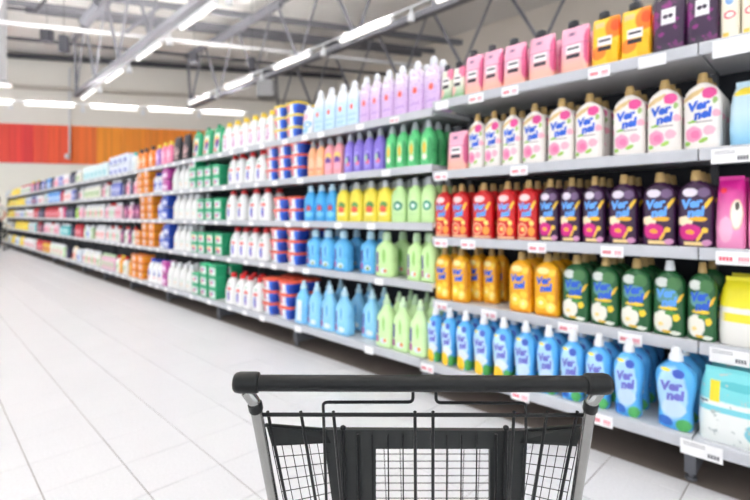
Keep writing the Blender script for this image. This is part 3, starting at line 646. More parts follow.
# --- far goods: simple packs / bottles / pouches, one mesh each
FARCOL = {}
def farsku(key, shape, desc, base, second, capm, w_, d_, h_):
    if shape == 'bottle':
        R = [(0, w_ * .44, d_ * .44, 3), (.005, w_ * .48, d_ * .48, 3), (h_ * .6, w_ * .48, d_ * .48, 3), (h_ * .72, w_ * .4, d_ * .42, 2.6), (h_ * .8, w_ * .2, d_ * .26, 2), (h_ * .84, w_ * .18, d_ * .24, 2)]
        mb = MB().loft(R, 14, 0).loft([(h_ * .83, w_ * .22, d_ * .28, 2), (h_ * .98, w_ * .19, d_ * .24, 2), (h_, w_ * .15, d_ * .2, 2)], 12, 1)
        nm, cat = 'household_bottle', 'bottle'
    elif shape == 'pouch':
        mb = MB().loft(pouch_rings(w_, d_, h_), 14, 0).box(-w_ * .42, w_ * .42, -.003, .003, h_ - .002, h_ + .012, 1); nm, cat = 'household_pouch', 'pouch'
    else:
        mb = MB().loft([(0, w_ * .47, d_ * .47, 10), (.006, w_ * .485, d_ * .485, 10), (h_ - .02, w_ * .485, d_ * .485, 10), (h_ - .002, w_ * .47, d_ * .47, 10)], 16, 0).box(-w_ * .44, w_ * .44, -.004, .004, h_ - .004, h_ + .006, 1); nm, cat = 'household_pack', 'pack'
    la = [('e', 0, h_ * .42, w_ * .36, h_ * .19, second), ('r', 0, h_ * .16, w_ * .36, h_ * .03, second), ('e', w_ * .12, h_ * .5, w_ * .12, h_ * .06, tuple(min(255, c + 40) for c in base))]
    me = mb.mesh(nm + '_' + key, [art('print_' + key, base, la), capm])
    sku(key, nm, desc, cat, [('', me)], w_, d_, h_ + .012)
F = {
 'f_bluepk': ('pack', 'blue and white wrapped pack', (226, 232, 246), (80, 100, 190), CAPW, .24, .16, .15), 'f_tealpk': ('pack', 'pale teal and white wrapped pack', (226, 242, 244), (110, 204, 214), CAPW, .26, .18, .29),
 'f_pinkb': ('bottle', 'pink bottle with yellow cap', (240, 130, 170), (246, 190, 210), CAPY, .15, .1, .31), 'f_lilb': ('bottle', 'lilac bottle with yellow cap', (170, 120, 200), (220, 190, 230), CAPY, .15, .1, .3),
 'f_blk': ('pouch', 'black detergent pouch', (34, 32, 38), (190, 150, 150), CAPBLK, .2, .1, .32), 'f_orb': ('bottle', 'orange bottle with dark cap', (240, 130, 40), (246, 226, 200), CAPBLK, .16, .1, .31),
 'f_whteal': ('bottle', 'white bottle with teal cap', (238, 240, 240), (200, 220, 226), CAPT, .15, .1, .32), 'f_whblue': ('bottle', 'white bottle with blue cap', (238, 238, 242), (70, 90, 190), CAPB, .17, .11, .3),
 'f_purpk': ('pack', 'purple and pink pack with white stripes', (190, 70, 160), (240, 220, 240), CAPB, .22, .14, .15), 'f_bluewh': ('pack', 'dark blue pack with white print', (30, 70, 180), (238, 240, 248), CAPB, .22, .14, .155),
 'f_indb': ('bottle', 'blue-violet bottle with pale label', (104, 114, 196), (210, 214, 240), CAPW, .16, .1, .3), 'f_pinkw': ('bottle', 'white and pink bottle', (244, 206, 220), (226, 70, 120), CAPW, .16, .1, .29),
 'f_dark': ('bottle', 'dark navy bottle', (38, 40, 74), (120, 110, 150), CAPBLK, .17, .1, .29), 'f_cream': ('bottle', 'cream white bottle with green print', (240, 238, 226), (130, 176, 80), CAPW, .17, .1, .29),
 'f_white': ('bottle', 'white bottle with red print', (240, 240, 240), (230, 110, 110), CAPW, .18, .11, .29), 'f_wred': ('bottle', 'white bottle with red cap', (238, 236, 234), (160, 190, 150), CAPR, .17, .11, .29),
 'f_red': ('bottle', 'crimson red bottle', (200, 28, 56), (236, 150, 160), CAPR, .18, .1, .29), 'f_lime': ('bottle', 'lime green bottle', (132, 204, 30), (210, 236, 140), CAPW, .18, .1, .29),
 'f_mag': ('pack', 'magenta carton', (206, 30, 110), (240, 170, 200), CAPW, .2, .12, .28), 'f_teal': ('bottle', 'teal bottle with white cap', (84, 190, 194), (200, 234, 234), CAPW, .2, .11, .28),
 'f_yel': ('pouch', 'bright yellow bag', (250, 214, 0), (252, 236, 90), CAPY, .3, .14, .27), 'f_yelw': ('pouch', 'yellow and white bag', (248, 226, 90), (244, 190, 20), CAPY, .3, .14, .25),
 'f_bluw': ('pack', 'light blue and white carton', (226, 234, 244), (30, 96, 206), CAPW, .26, .14, .25), 'f_whpk': ('pack', 'white carton with pink print', (244, 242, 244), (232, 90, 120), CAPW, .28, .15, .26),
 'f_sky': ('pack', 'sky blue carton', (60, 150, 226), (220, 236, 250), CAPW, .22, .13, .28), 'f_gold': ('bottle', 'golden yellow bottle with red cap', (226, 180, 30), (200, 50, 40), CAPR, .2, .11, .29),
 'f_grpk': ('bottle', 'pale green bottle with white print', (196, 222, 180), (240, 244, 236), CAPW, .17, .11, .28), 'f_pkgr': ('bottle', 'pink-based bottle with green cap', (226, 180, 200), (170, 200, 150), CAPGR, .17, .11, .28),
 'f_redyel': ('pouch', 'red, yellow and white bag', (240, 226, 210), (232, 70, 50), CAPY, .3, .14, .28), 'f_multi': ('pack', 'blue carton with red and black print', (60, 90, 160), (226, 60, 60), CAPBLK, .24, .13, .27),
 'f_orbot': ('bottle', 'amber orange bottle', (232, 150, 20), (240, 190, 70), CAPY, .16, .11, .3), 'f_purb': ('bottle', 'plum purple bottle', (110, 40, 100), (226, 130, 170), CAPBLK, .17, .1, .29),
}
for k, v in F.items(): farsku(k, *v[:-1], v[-1] * (.92 if v[-1] > .2 and k not in ('f_blk', 'f_orb', 'f_pinkb', 'f_lilb') else 1))

REC = []            # placed products, labelled at the end
def place(key, level, X, Y, z, rz=0.0, sx=1.0, back=False, tier=None, ntier=1, col=None):
    s = SKU[key]
    if s['parts'][0][0] == '':
        o = link(s['name'], s['parts'][0][1])
    else:
        o = link(s['name'], None)
        for nm, me in s['parts']: link(nm, me, o)
    o.location = (X, Y, z); o.rotation_euler = (0, 0, -PI / 2 + rz); o.scale = (sx, 1, 1)
    REC.append(dict(o=o, key=key, lv=level, Y=Y, back=back, tier=tier, ntier=ntier, col=col, X=X))
    return o
RECTS = [[] for _ in range(5)]
QUEUE = []
def clash(level, X, Y, hd, hw):
    return [q for q in RECTS[level] if abs(X - q[0]) < hd + q[2] and abs(Y - q[1]) < hw + q[3]]
def zlev(level, Y): return (ZN if Y < Y0 + BW else ZL)[level]
def front_x(level, key): return (XBOT if level == 4 else XS) + .03 + SKU[key]['d'] / 2
def row(level, key, pxs, stack=1, backs=2, jit=.05, push=0.0, bay=None):
    """a row of one product: pixel columns give the place along the shelf edge"""
    s = SKU[key]; X = front_x(level, key) + push
    Ys = [y_on(p, X) for p in pxs]
    zz = (ZN if (bay == 0 if bay is not None else sum(Ys) / len(Ys) < Y0 + BW) else ZL)[level]
    for n, Y in enumerate(Ys):
        gap = min([abs(Y - q) for q in Ys if q != Y] or [9])
        sx = min(1.0, gap * .97 / s['w'])
        hd = s['d'] / 2 + .001
        for _ in range(3):                               # nudge clear of neighbours already on the shelf
            for q in clash(level, X, Y, hd, s['w'] * sx / 2):
                ov = s['w'] * sx / 2 + q[3] - abs(Y - q[1]) + .002
                sx *= max(.75, 1 - ov * .5 / s['w'] / sx); ov = s['w'] * sx / 2 + q[3] - abs(Y - q[1]) + .002
                if ov > 0: Y += ov if Y > q[1] else -ov
        RECTS[level].append((X, Y, hd, s['w'] * sx / 2 + .001))
        st = stack if isinstance(stack, int) else stack[n]
        rz = random.uniform(-jit, jit) * (1 if st == 1 else 0) if jit and sx > .97 else 0
        for t in range(st):
            place(key, level, X, Y, zz + t * s['h'], rz, sx, tier=t, ntier=st, col=n)
        for b in range(1, backs + 1):
            xb = X + b * (s['d'] + .022)
            if xb + s['d'] / 2 < XBK - .07: QUEUE.append((key, level, xb, Y, zz, sx, st))
def fill_backs():
    for key, level, xb, Y, zz, sx, st in QUEUE:
        s = SKU[key]
        if clash(level, xb, Y, s['d'] / 2, s['w'] * sx / 2): continue
        RECTS[level].append((xb, Y, s['d'] / 2, s['w'] * sx / 2))
        for t in range(st): place(key, level, xb, Y, zz + t * s['h'], 0, sx, back=True, tier=t, ntier=st)
# right edge unit
row(0, 'cream', [731, 752, 775], backs=1, bay=0); row(1, 'bblu', [766], backs=1, jit=0, bay=0); row(2, 'bmag', [732, 765], backs=1, jit=0, bay=0)
row(3, 'byel', [759], backs=1, jit=0, bay=0); row(4, 'bteal', [734], backs=1, jit=0, bay=0)
# near unit
row(0, 'pg', [448.5, 460], bay=0, backs=2); row(0, 'pp', [475, 494, 516, 543, 576], bay=0, backs=2); row(0, 'py', [607, 637], bay=0, backs=2); row(0, 'pd', [670, 706], bay=0, backs=2)
row(1, 'pp', [459], bay=0, backs=0, jit=0); row(1, 'wp', [478, 494.5, 513, 535, 562, 590, 630, 665, 703], bay=0)
row(2, 'red', [445, 462, 484, 508, 529], bay=0); row(2, 'pur', [549, 572, 595, 624, 660, 697], bay=0)
row(3, 'gold', [445, 461.5, 522, 548], bay=0, backs=2); row(3, 'gold', [477, 492], bay=0, backs=1, push=.1)
row(3, 'grn', [577, 606, 637], bay=0); row(3, 'grnw', [665], bay=0, backs=0, jit=0); row(3, 'grn', [693], bay=0)
row(4, 'bluy', [436, 450, 466, 484, 504], bay=0, backs=3); row(4, 'blu', [526, 549, 573, 599, 629, 676], bay=0, backs=3)
# second unit
row(0, 'pbl', [310], bay=1, backs=1, jit=0); row(0, 'tlb', [321, 332, 343.5, 355], bay=1, backs=1); row(0, 'tli', [367, 377.5, 389.5, 403, 418, 434], bay=1, backs=1)
row(1, 'cpe', [314, 322], bay=1); row(1, 'cpk', [331, 340], bay=1); row(1, 'cpu', [351, 360.5, 370.5, 381], bay=1); row(1, 'cgr', [393, 404, 416, 429], bay=1)
row(2, 'cbl', [311.5, 322.5, 333], bay=1); row(2, 'cye', [344, 357.5, 372, 386], bay=1); row(2, 'clg', [400.5, 416, 430], bay=1)
row(3, 'sbl', [316, 329, 344], bay=1); row(3, 'sbl', [371], bay=1, backs=1, push=.04); row(3, 'sbl', [357], bay=1, backs=0, push=.2, jit=0); row(3, 'sgr', [387], bay=1, jit=0); row(3, 'sgr', [403], bay=1, backs=0, push=.16, jit=0); row(3, 'sgr', [417, 432], bay=1)
row(4, 'hbw', [304], bay=1, backs=0, jit=0); row(4, 'hbl', [317, 330.5, 345], bay=1); row(4, 'hbl', [359], bay=1, backs=1, push=.18, jit=0); row(4, 'hbl', [372.5], bay=1, backs=1, push=.08, jit=0); row(4, 'hgr', [387, 403.5, 421], bay=1)
# third unit
row(0, 'jy', [229, 237, 245.5, 254.5, 263, 271.5], bay=2, backs=1); row(0, 'ty', [282.5, 297], stack=3, bay=2, backs=1)
row(1, 'jr', [234.5, 242, 252, 262.5], bay=2, backs=1); row(1, 'to', [274, 287.5, 301.5], stack=3, bay=2, backs=1)
row(2, 'jr', [233, 243.5, 256, 267], bay=2, backs=1); row(2, 'to', [284.5, 299.5], stack=2, bay=2, backs=1)
row(3, 'jr', [237, 245.5, 255, 265.5], bay=2, backs=1); row(3, 'to', [281.5, 298.5], stack=3, bay=2, backs=1)
row(4, 'jr', [233, 242, 250, 259.5], bay=2, backs=1); row(4, 'to', [273.5, 290.5], stack=3, bay=2, backs=1)
# fourth unit
row(0, 'pgr', [199, 209.5, 220], bay=3, backs=1, jit=.02); row(0, 'f_blk', [179, 188], bay=3, backs=1)
row(1, 'bg', [198, 205.5, 213, 221.5], stack=(3, 2, 2, 2), bay=3, backs=1); row(1, 'jw', [178, 184.5, 191], bay=3, backs=1)
row(2, 'bg', [206, 214, 223], stack=2, bay=3, backs=1); row(2, 'jw', [179, 185, 191.5, 198], bay=3, backs=1)
row(3, 'bgc', [199.5, 206.5, 215, 224], stack=2, bay=3, backs=1); row(3, 'jw', [179.5, 185.5, 192], bay=3, backs=1)
row(4, 'bg', [201, 209, 218], stack=(2, 3, 3), bay=3, backs=1); row(4, 'jw', [173, 179, 185.5, 192], bay=3, backs=1)
# fifth unit
row(0, 'f_pinkb', [166, 171.5], bay=4, backs=1); row(0, 'f_lilb', [160], bay=4, backs=0, jit=0); row(0, 'f_orb', [142, 146.5, 153.5], bay=4, backs=0); row(0, 'f_whteal', [136], bay=4, backs=0, jit=0)
row(1, 'bo', [145.5, 152], stack=3, bay=4, backs=0); row(1, 'f_whblue', [158.5, 163.5], bay=4, backs=1); row(1, 'f_purpk', [169.5], stack=2, bay=4, backs=0)
row(2, 'bo', [148.5, 155.5], stack=3, bay=4, backs=0); row(2, 'f_whblue', [163], bay=4, backs=1, jit=0); row(2, 'f_bluewh', [169.5], stack=2, bay=4, backs=0)
row(3, 'bo', [143.5, 150, 157], stack=(2, 3, 3), bay=4, backs=0); row(3, 'f_whblue', [164.5], bay=4, backs=0, jit=0); row(3, 'f_bluewh', [171], stack=2, bay=4, backs=0)
row(4, 'bo', [140, 146.5], stack=3, bay=4, backs=0); row(4, 'f_orbot', [134.5], bay=4, backs=0, jit=0); row(4, 'jb', [153, 158, 163], bay=4, backs=0); row(4, 'f_purpk', [168], stack=2, bay=4, backs=0)
fill_backs()
# beyond: runs of goods by pixel range
def run(level, pa, pb, keys, stack=1):
    X0 = (XBOT if level == 4 else XS) + .11
    Y = y_on(pb, X0) + .01; Ye = y_on(pa, X0); i = 0
    while True:
        key = keys[i % len(keys)] if len(keys) < 3 else random.choice(keys)
        for r_ in range(random.choice((1, 2, 2, 3)) if len(keys) > 2 else 1):
            w_ = SKU[key]['w']
            if Y + w_ > Ye: return
            if clash(level, front_x(level, key), Y + w_ / 2, SKU[key]['d'] / 2, w_ / 2): Y += .03; continue
            for t in range(stack):
                place(key, level, front_x(level, key), Y + w_ / 2, ZL[level] + t * SKU[key]['h'], 0, .96, tier=t, ntier=stack)
            Y += w_ + .012
        i += 1
run(0, 112, 133, ['f_bluepk'], 2); run(0, 84, 111.5, ['f_tealpk']); run(0, 44, 83.5, ['f_sky', 'f_dark', 'f_pinkw', 'f_wred', 'f_cream', 'f_indb', 'f_whpk']); run(0, 22, 43.5, ['f_whpk', 'f_dark', 'f_pinkb', 'f_wred']); run(0, 8, 21.5, ['f_yelw', 'f_yel', 'f_bluw'])
run(1, 125, 142.5, ['f_dark', 'f_pinkw']); run(1, 113, 124.5, ['f_indb']); run(1, 104, 112.5, ['f_wred', 'f_pinkw']); run(1, 86, 103.5, ['f_cream']); run(1, 66, 85.5, ['f_dark', 'f_bluw', 'f_white', 'f_indb']); run(1, 46, 65.5, ['f_red', 'f_teal', 'f_white', 'f_sky', 'f_pinkw']); run(1, 28, 45.5, ['f_multi', 'f_whpk', 'f_bluw']); run(1, 8, 27.5, ['f_yel', 'f_bluw', 'f_yelw'])
run(2, 126, 145, ['f_purb', 'f_pinkw', 'f_dark']); run(2, 108, 125.5, ['f_wred', 'f_pinkw', 'f_red']); run(2, 87, 107.5, ['f_white', 'f_cream']); run(2, 82, 86.5, ['f_pinkw']); run(2, 77.5, 81.5, ['f_lime']); run(2, 69, 77, ['f_dark']); run(2, 66, 68.5, ['f_mag']); run(2, 47, 65.5, ['f_white', 'f_red', 'f_whpk', 'f_pinkw']); run(2, 36, 46.5, ['f_multi', 'f_red', 'f_dark']); run(2, 17, 35.5, ['f_whpk', 'f_cream', 'f_bluw']); run(2, 8, 16.5, ['f_yel', 'f_yelw'])
run(3, 124, 140, ['f_wred', 'f_purb']); run(3, 109, 123.5, ['f_wred', 'f_white']); run(3, 97, 108.5, ['f_white']); run(3, 86, 96.5, ['f_grpk', 'f_bluw']); run(3, 77, 85.5, ['f_red']); run(3, 72.5, 76.5, ['f_dark']); run(3, 62, 72, ['f_teal']); run(3, 46, 61.5, ['f_white', 'f_pinkw', 'f_wred', 'f_cream']); run(3, 39, 45.5, ['f_dark', 'f_red']); run(3, 30, 38.5, ['f_teal', 'f_whpk']); run(3, 16, 29.5, ['f_yel']); run(3, 8, 15.5, ['f_bluw', 'f_yelw'])
run(4, 119, 131, ['f_wred', 'f_orbot']); run(4, 104, 118.5, ['f_pkgr']); run(4, 85, 103.5, ['f_cream', 'f_white']); run(4, 79.5, 84.5, ['f_bluw']); run(4, 72.5, 79, ['f_redyel']); run(4, 68, 72, ['f_dark']); run(4, 53, 67.5, ['f_grpk', 'f_white']); run(4, 45.5, 52.5, ['f_gold']); run(4, 38, 45, ['f_red', 'f_sky', 'f_multi']); run(4, 26, 37.5, ['f_whpk']); run(4, 8, 25.5, ['f_yelw', 'f_bluw', 'f_yel'])

# labels that single out each product
from collections import defaultdict
byk = defaultdict(list)
for r in REC: byk[(r['key'], r['lv'])].append(r)
PL = {'tub': 'tubs', 'box': 'boxes', 'pouch': 'pouches'}
for (key, lv), rs in byk.items():
    s = SKU[key]; desc = s['desc']; sh = LEV[lv]; grp = '%s on the %s shelf' % (desc, sh)
    fr = [r for r in rs if not r['back']]
    cols_ = sorted({round(r['Y'], 3) for r in fr}, reverse=True)          # left to right in the picture
    for r in rs:
        o = r['o']
        if r['back']:
            n = cols_.index(round(r['Y'], 3)) + 1
            same = sorted({round(q['X'], 3) for q in rs if round(q['Y'], 3) == round(r['Y'], 3)})
            rown = ordinal(same.index(round(r['X'], 3)) + 1)
            short = desc
            if len(desc.split()) > 7:
                hd_, _, tl_ = desc.partition(' with ')
                short = hd_ + (' with ' + tl_.split(' and ')[0] if tl_ and len((hd_ + ' ' + tl_.split(' and ')[0]).split()) < 8 else '')
            tn = '' if r['ntier'] == 1 else {2: ['lower ', 'upper '], 3: ['lowest ', 'middle ', 'topmost ']}[r['ntier']][r['tier']]
            lab = '%s, %s%s row%s, %s from left, %s shelf' % (short, tn, rown, '' if tn else ' back', ordinal(n), sh)
            if len(cols_) == 1: lab = '%s, %s%s row back on %s shelf' % (short, tn, rown, sh)
            tag(o, lab, s['cat'], grp + ', back rows'); continue
        n = cols_.index(round(r['Y'], 3)) + 1
        od = '' if len(cols_) == 1 else ordinal(n) + ' '
        if r['ntier'] > 1:
            tn = {2: ['lower', 'upper'], 3: ['lowest', 'middle', 'topmost']}[r['ntier']][r['tier']]
            lab = '%s, %s in %sstack%s, %s shelf' % (desc, tn, od, ' from left' if od else '', sh)
        else:
            lab = '%s, %s%s shelf' % (desc, (od + 'from left on ') if od else 'on ', sh)
        tag(o, lab, s['cat'], grp if len(fr) > 1 else None)

# ------------------------------------------------------------------ price tags
TAGD = {}
def tag_mesh(w_, h_, kind):
    k = (w_, h_, kind)
    if k in TAGD: return TAGD[k]
    c = MB().box(-.003, 0, -w_ / 2, w_ / 2, -h_, 0).mesh('tag_card', TAGM, smooth=False)
    pr = None
    if kind:
        p = MB()
        if kind == 'red':
            for i in range(4): p.box(-.0036, -.003, w_ * (.40 - .095 * i - .075), w_ * (.40 - .095 * i), -h_ * .72, -h_ * .42, 0)
            for i in range(4): p.box(-.0036, -.003, -w_ * (.12 + .075 * i + .055), -w_ * (.12 + .075 * i), -h_ * .7, -h_ * .4, 1)
            p.box(-.0036, -.003, -w_ * .42, -w_ * .1, -h_ * .84, -h_ * .8, 1)
            pr = p.mesh('tag_print', [TAGR, mat('tag_pink', (240, 150, 166), .5)], smooth=False)
        else:
            for i in range(4): p.box(-.0036, -.003, -w_ * (.16 + .07 * i + .05), -w_ * (.16 + .07 * i), -h_ * .82, -h_ * .56, 0)
            for q in (.16, .3): p.box(-.0036, -.003, -w_ * .1, w_ * .42, -h_ * (q + .035), -h_ * q, 0)
            pr = p.mesh('tag_print', TAGK, smooth=False)
    TAGD[k] = (c, pr); return TAGD[k]
TG = defaultdict(list)
def ptag(level, px, w_=.1, h_=.052, kind='red', bay=0):
    X = (XBOT if level == 4 else XS) - .0005
    Y = y_on(px, X); z = (ZN if bay == 0 else ZL)[level] - .008
    c, pr = tag_mesh(w_, h_, kind)
    o = link('price_tag', c, None, (X, Y, z), (0, random.uniform(-.03, .0), 0))
    if pr: link('tag_print', pr, o)
    TG[level].append((px, o, kind))
for p in (476, 510, 599): ptag(0, p)
ptag(0, 442, kind=None); ptag(0, 652, .11, .05, None); ptag(0, 737, .16, .07, None)
for p in (441, 519): ptag(1, p)
ptag(1, 731, .13, .06, 'ink')
for p in (441, 468, 537, 612): ptag(2, p)
ptag(2, 734, .12, .055, 'red')
for p in (441, 489, 568, 630): ptag(3, p)
ptag(3, 729, .13, .06, 'ink')
for p in (427, 520, 601): ptag(4, p)
ptag(4, 701, .14, .06, 'ink')
for p in (285, 305, 321, 360, 394.5): ptag(0, p, .085, .045, None if p < 390 else 'red', 1)
for p in (275, 300, 342, 386): ptag(1, p, .085, .045, None, 1)
for p in (288, 306, 338, 371): ptag(2, p, .085, .045, None, 1)
for p in (274, 291, 306, 379): ptag(3, p, .085, .045, None, 1)
for p in (262, 298, 369): ptag(4, p, .085, .05, None, 1)
for lv in range(5):
    X = XBOT if lv == 4 else XS
    Y = y_on(262 if lv < 4 else 250, X); Y += .1 * (lv % 3)
    while Y < 21.0:
        ptag(lv, px_of(X, Y), .08, .042, None, 1)
        Y += random.choice((.26, .3, .36, .45)) * (1 if Y < 9 else 1.6)
for lv, L_ in TG.items():
    L_.sort(key=lambda q: -q[0])
    for n, (px, o, kind) in enumerate(L_):
        tag(o, 'white price tag%s, %s from right along the %s shelf lip' % (' with red print' if kind == 'red' else '', ordinal(n + 1), LEV[lv]), 'price tag', 'price tags on the %s shelf' % LEV[lv])

# ------------------------------------------------------------------ shopping cart
CARTK = mat('cart_black', (17, 19, 20), .3, spec=.28, noise=(60, .1))
CARTP = mat('cart_panel', (27, 31, 31), .5, noise=(40, .12))
CHROME = mat('cart_chrome', (160, 160, 158), .2, 1.0, noise=(50, .15))
RUB = mat('cart_rubber', (40, 40, 42), .7)
CO = Vector((.10, 0.98, 0))               # cart origin (sideways, forward) on the floor, in the camera-yaw frame
def cp(px, py, d):
    return Vector(((px - CX) / FPX * d, d, CAMH - (py - HY) / FPX * d)) - CO
def make_cart():
    root = link('shopping_cart', None, None, (CO.x * R2 + CO.y * R2, -CO.x * R2 + CO.y * R2, 0), (0, 0, -PI / 4))
    D = .67
    mk('handle_bar', MB().tube([cp(252, 383, D), cp(592, 384, D)], .0118, 20), CARTK, root)
    for side, (xa, xb, y) in ((0, (233.5, 259.5, 382.5)), (1, (611, 585, 384))):
        a, b = cp(xa, y, D), cp(xb, y, D); v = b - a
        mk('handle_end_cap', MB().tube([a, a + v * .03, a + v * .1, a + v * .25, a + v * .86, a + v * .96, b], [.008, .0118, .0142, .0155, .0155, .0148, .0122], 20), CARTK, root, sharp=1.2)
    for (xt, xb, s_) in ((246.5, 273, 1), (599.5, 576, -1)):
        top = cp(xt, 391, D); mid = cp(xt + 8 * s_, 402, D + .002); p0 = cp(xt + 9.5 * s_, 409, .675); p1 = cp(xb, 499, .755)
        mk('handle_bracket', MB().tube(round_path([top, mid, p0], .01), .0088, 14), CHROME, root)
        mk('pole_collar', MB().tube([mid + (p0 - mid) * .1, mid + (p0 - mid) * .2, p0, p0 + (p1 - p0) * .012], [.0092, .0106, .0106, .0098], 14), CARTK, root)
        dirv = (p1 - p0); k = (p0.z - .2) / (p0.z - p1.z)
        foot = p0 + dirv * k
        pole = mk('pole', MB().tube([p0, p1, foot], .0086, 14), CHROME, root)
        # lower rail
        mk('chassis_rail', MB().tube(round_path([foot, Vector((foot.x, foot.y + .05, .14)), Vector((foot.x * .75 + .012, .52, .15))], .04), .0105, 12), CHROME, root)
    # rear gate: top wire and uprights
    gate = mk('rear_gate', MB().tube([cp(262, 414.6, .70), cp(592, 415, .70)], .0031, 10), CARTK, root)
    K = 2.0
    for (a, b) in ((268, 286), (301, 315.5), (333.5, 341.5), (415, 415.5), (433, 433), (514, 509), (547, 533.5), (577, 560)):
        t_, u = cp(a, 413.5, .70), cp(b, 500, .755)
        mk('gate_wire', MB().tube([t_ - (u - t_) * .02, t_, t_ + (u - t_) * K], .0026, 8), CARTK, gate)
    for kk in (1.35, 2.0):
        t0, u0 = cp(262, 414.6, .70), cp(281, 500, .755); t1, u1 = cp(592, 415, .70), cp(566, 500, .755)
        mk('gate_crosswire', MB().tube([t0 + (u0 - t0) * kk, t1 + (u1 - t1) * kk], .0026, 8), CARTK, gate)
    # two bent wires under the handle
    for pts in ([(413, 389, .672), (413, 402, .68), (323, 402.2, .69), (324, 430, .715), (327, 520, .77)], [(436, 389, .672), (436, 402.6, .68), (525.5, 403, .69), (526, 430, .715), (522, 520, .77)]):
        mk('seat_wire', MB().tube(round_path([cp(*p) for p in pts], .008), .0024, 8), CARTK, root)
    # moulded seat panel: two columns, top beam, bottom beam, ribs
    PDp = .86
    seat = link('seat_panel', MB().prism([cp(325, 430, PDp), cp(527, 431, PDp), cp(527, 449, PDp), cp(325, 449, PDp)], (0, 1, 0), .012).mesh('panel_top', CARTP, smooth=False), root)
    for (xa, xb, xc, xd) in ((325, 376, 376, 342), (490, 527, 518, 490)):
        mk('panel_column', MB().prism([cp(xa, 449, PDp), cp(xb, 449, PDp), cp(xc, 575, PDp + .02), cp(xd, 575, PDp + .02)], (0, 1, 0), .012), CARTP, seat, smooth=False)
    mk('panel_base', MB().prism([cp(342, 575, PDp + .02), cp(518, 575, PDp + .02), cp(516, 600, PDp + .02), cp(344, 600, PDp + .02)], (0, 1, 0), .012), CARTP, seat, smooth=False)
    for xa, xb in ((343, 347), (358, 361), (506, 503), (496, 495)):
        r_ = .004 if xa in (343, 506) else .0028
        q0 = cp(xa, 428 if xa in (343, 506) else 434, PDp - .012); q1 = cp(xb, 575, PDp + .008)
        rod = mk('panel_rib', MB().tube([q0, q1], r_, 8), CARTK, seat)
        if xa in (343, 506): mk('knob', MB().loft([(-.005, .002, .002, 2), (-.003, .005, .005, 2), (.0, .006, .006, 2), (.003, .005, .005, 2), (.005, .002, .002, 2)], 10), CARTK, rod, q0)
    for xa in (372, 388, 403, 447, 461.5, 477):
        mk('seat_thin_wire', MB().tube([cp(xa, 434, PDp - .006), cp(xa + (424 - xa) * .04, 575, PDp + .012)], .0014, 6), CARTK, seat)
    # side wings and wire sides
    basket = mk('basket_rim', MB().tube([cp(266, 425, .74), cp(325, 429.5, PDp), cp(372, 446, 1.2), cp(492, 446, 1.2), cp(527, 430, PDp), cp(583, 425.5, .74)], .003, 8), CARTK, root)
    for (A, B, C_, E) in (((266, 425, .74), (325, 429.5, PDp), (333, 443, PDp + .005), (272, 446, .75)), ((583, 425.5, .74), (527, 430.5, PDp), (518, 443, PDp + .005), (577, 446, .75))):
        mk('side_wing', MB().prism([cp(*A), cp(*B), cp(*C_), cp(*E)], (0, 1, 0), .004), CARTP, basket, smooth=False)
    def grid(corners, nu, nv, r, name):
        TL, TR, BR, BL = [cp(*c) for c in corners]; g = MB()
        for i in range(nu + 1):
            t_ = i / nu; g.tube([TL.lerp(TR, t_), BL.lerp(BR, t_)], r, 5)
        for j in range(nv + 1):
            t_ = j / nv; g.tube([TL.lerp(BL, t_), TR.lerp(BR, t_)], r, 5)
        return mk(name, g, CARTK, basket)
    grid(((272, 445, .75), (333, 442.5, PDp + .005), (352, 560, .95), (302, 590, .80)), 7, 13, .0008, 'side_mesh')
    grid(((577, 446, .75), (518, 442.5, PDp + .005), (500, 560, .95), (548, 590, .80)), 7, 13, .0008, 'side_mesh')
    grid(((333, 443, PDp + .005), (372, 447, 1.2), (380, 590, 1.05), (352, 560, .95)), 8, 14, .0012, 'front_side_mesh')
    grid(((518, 443, PDp + .005), (492, 447, 1.2), (484, 590, 1.05), (500, 560, .95)), 8, 14, .0012, 'front_side_mesh')
    grid(((368, 447, 1.2), (496, 447, 1.2), (488, 590, 1.05), (376, 590, 1.05)), 8, 18, .0011, 'front_mesh')
    grid(((302, 590, .80), (548, 590, .80), (484, 590, 1.05), (380, 590, 1.05)), 10, 8, .0014, 'floor_mesh')
    # wheels
    for (x, y) in ((-.235, -.08), (.205, -.08), (-.13, .50), (.155, .50)):
        c = link('caster', MB().box(-.022, -.018, -.03, .03, .05, .15).box(.018, .022, -.03, .03, .05, .15).box(-.022, .022, -.03, .03, .14, .15).mesh('caster_fork', CHROME, smooth=False), root, (x, y, 0))
        wl = MB()
        wl.tube([(-.016, 0, .0515), (-.012, 0, .0515), (.012, 0, .0515), (.016, 0, .0515)], [.045, .0515, .0515, .045], 20)
        mk('wheel', wl, RUB, c)
    return root
cart = make_cart(); tag(cart, 'black and chrome shopping cart standing in front, nearest the camera', 'shopping cart')
# the far cart and the shopper at the left edge
far_cart = copy_tree(cart)
pf = at_depth(1, HY, 15.0)
far_cart.location = (pf.x, pf.y, 0); far_cart.rotation_euler = (0, 0, math.radians(180 + 20))
tag(far_cart, 'small distant shopping cart pushed by the shopper at left edge', 'shopping cart')

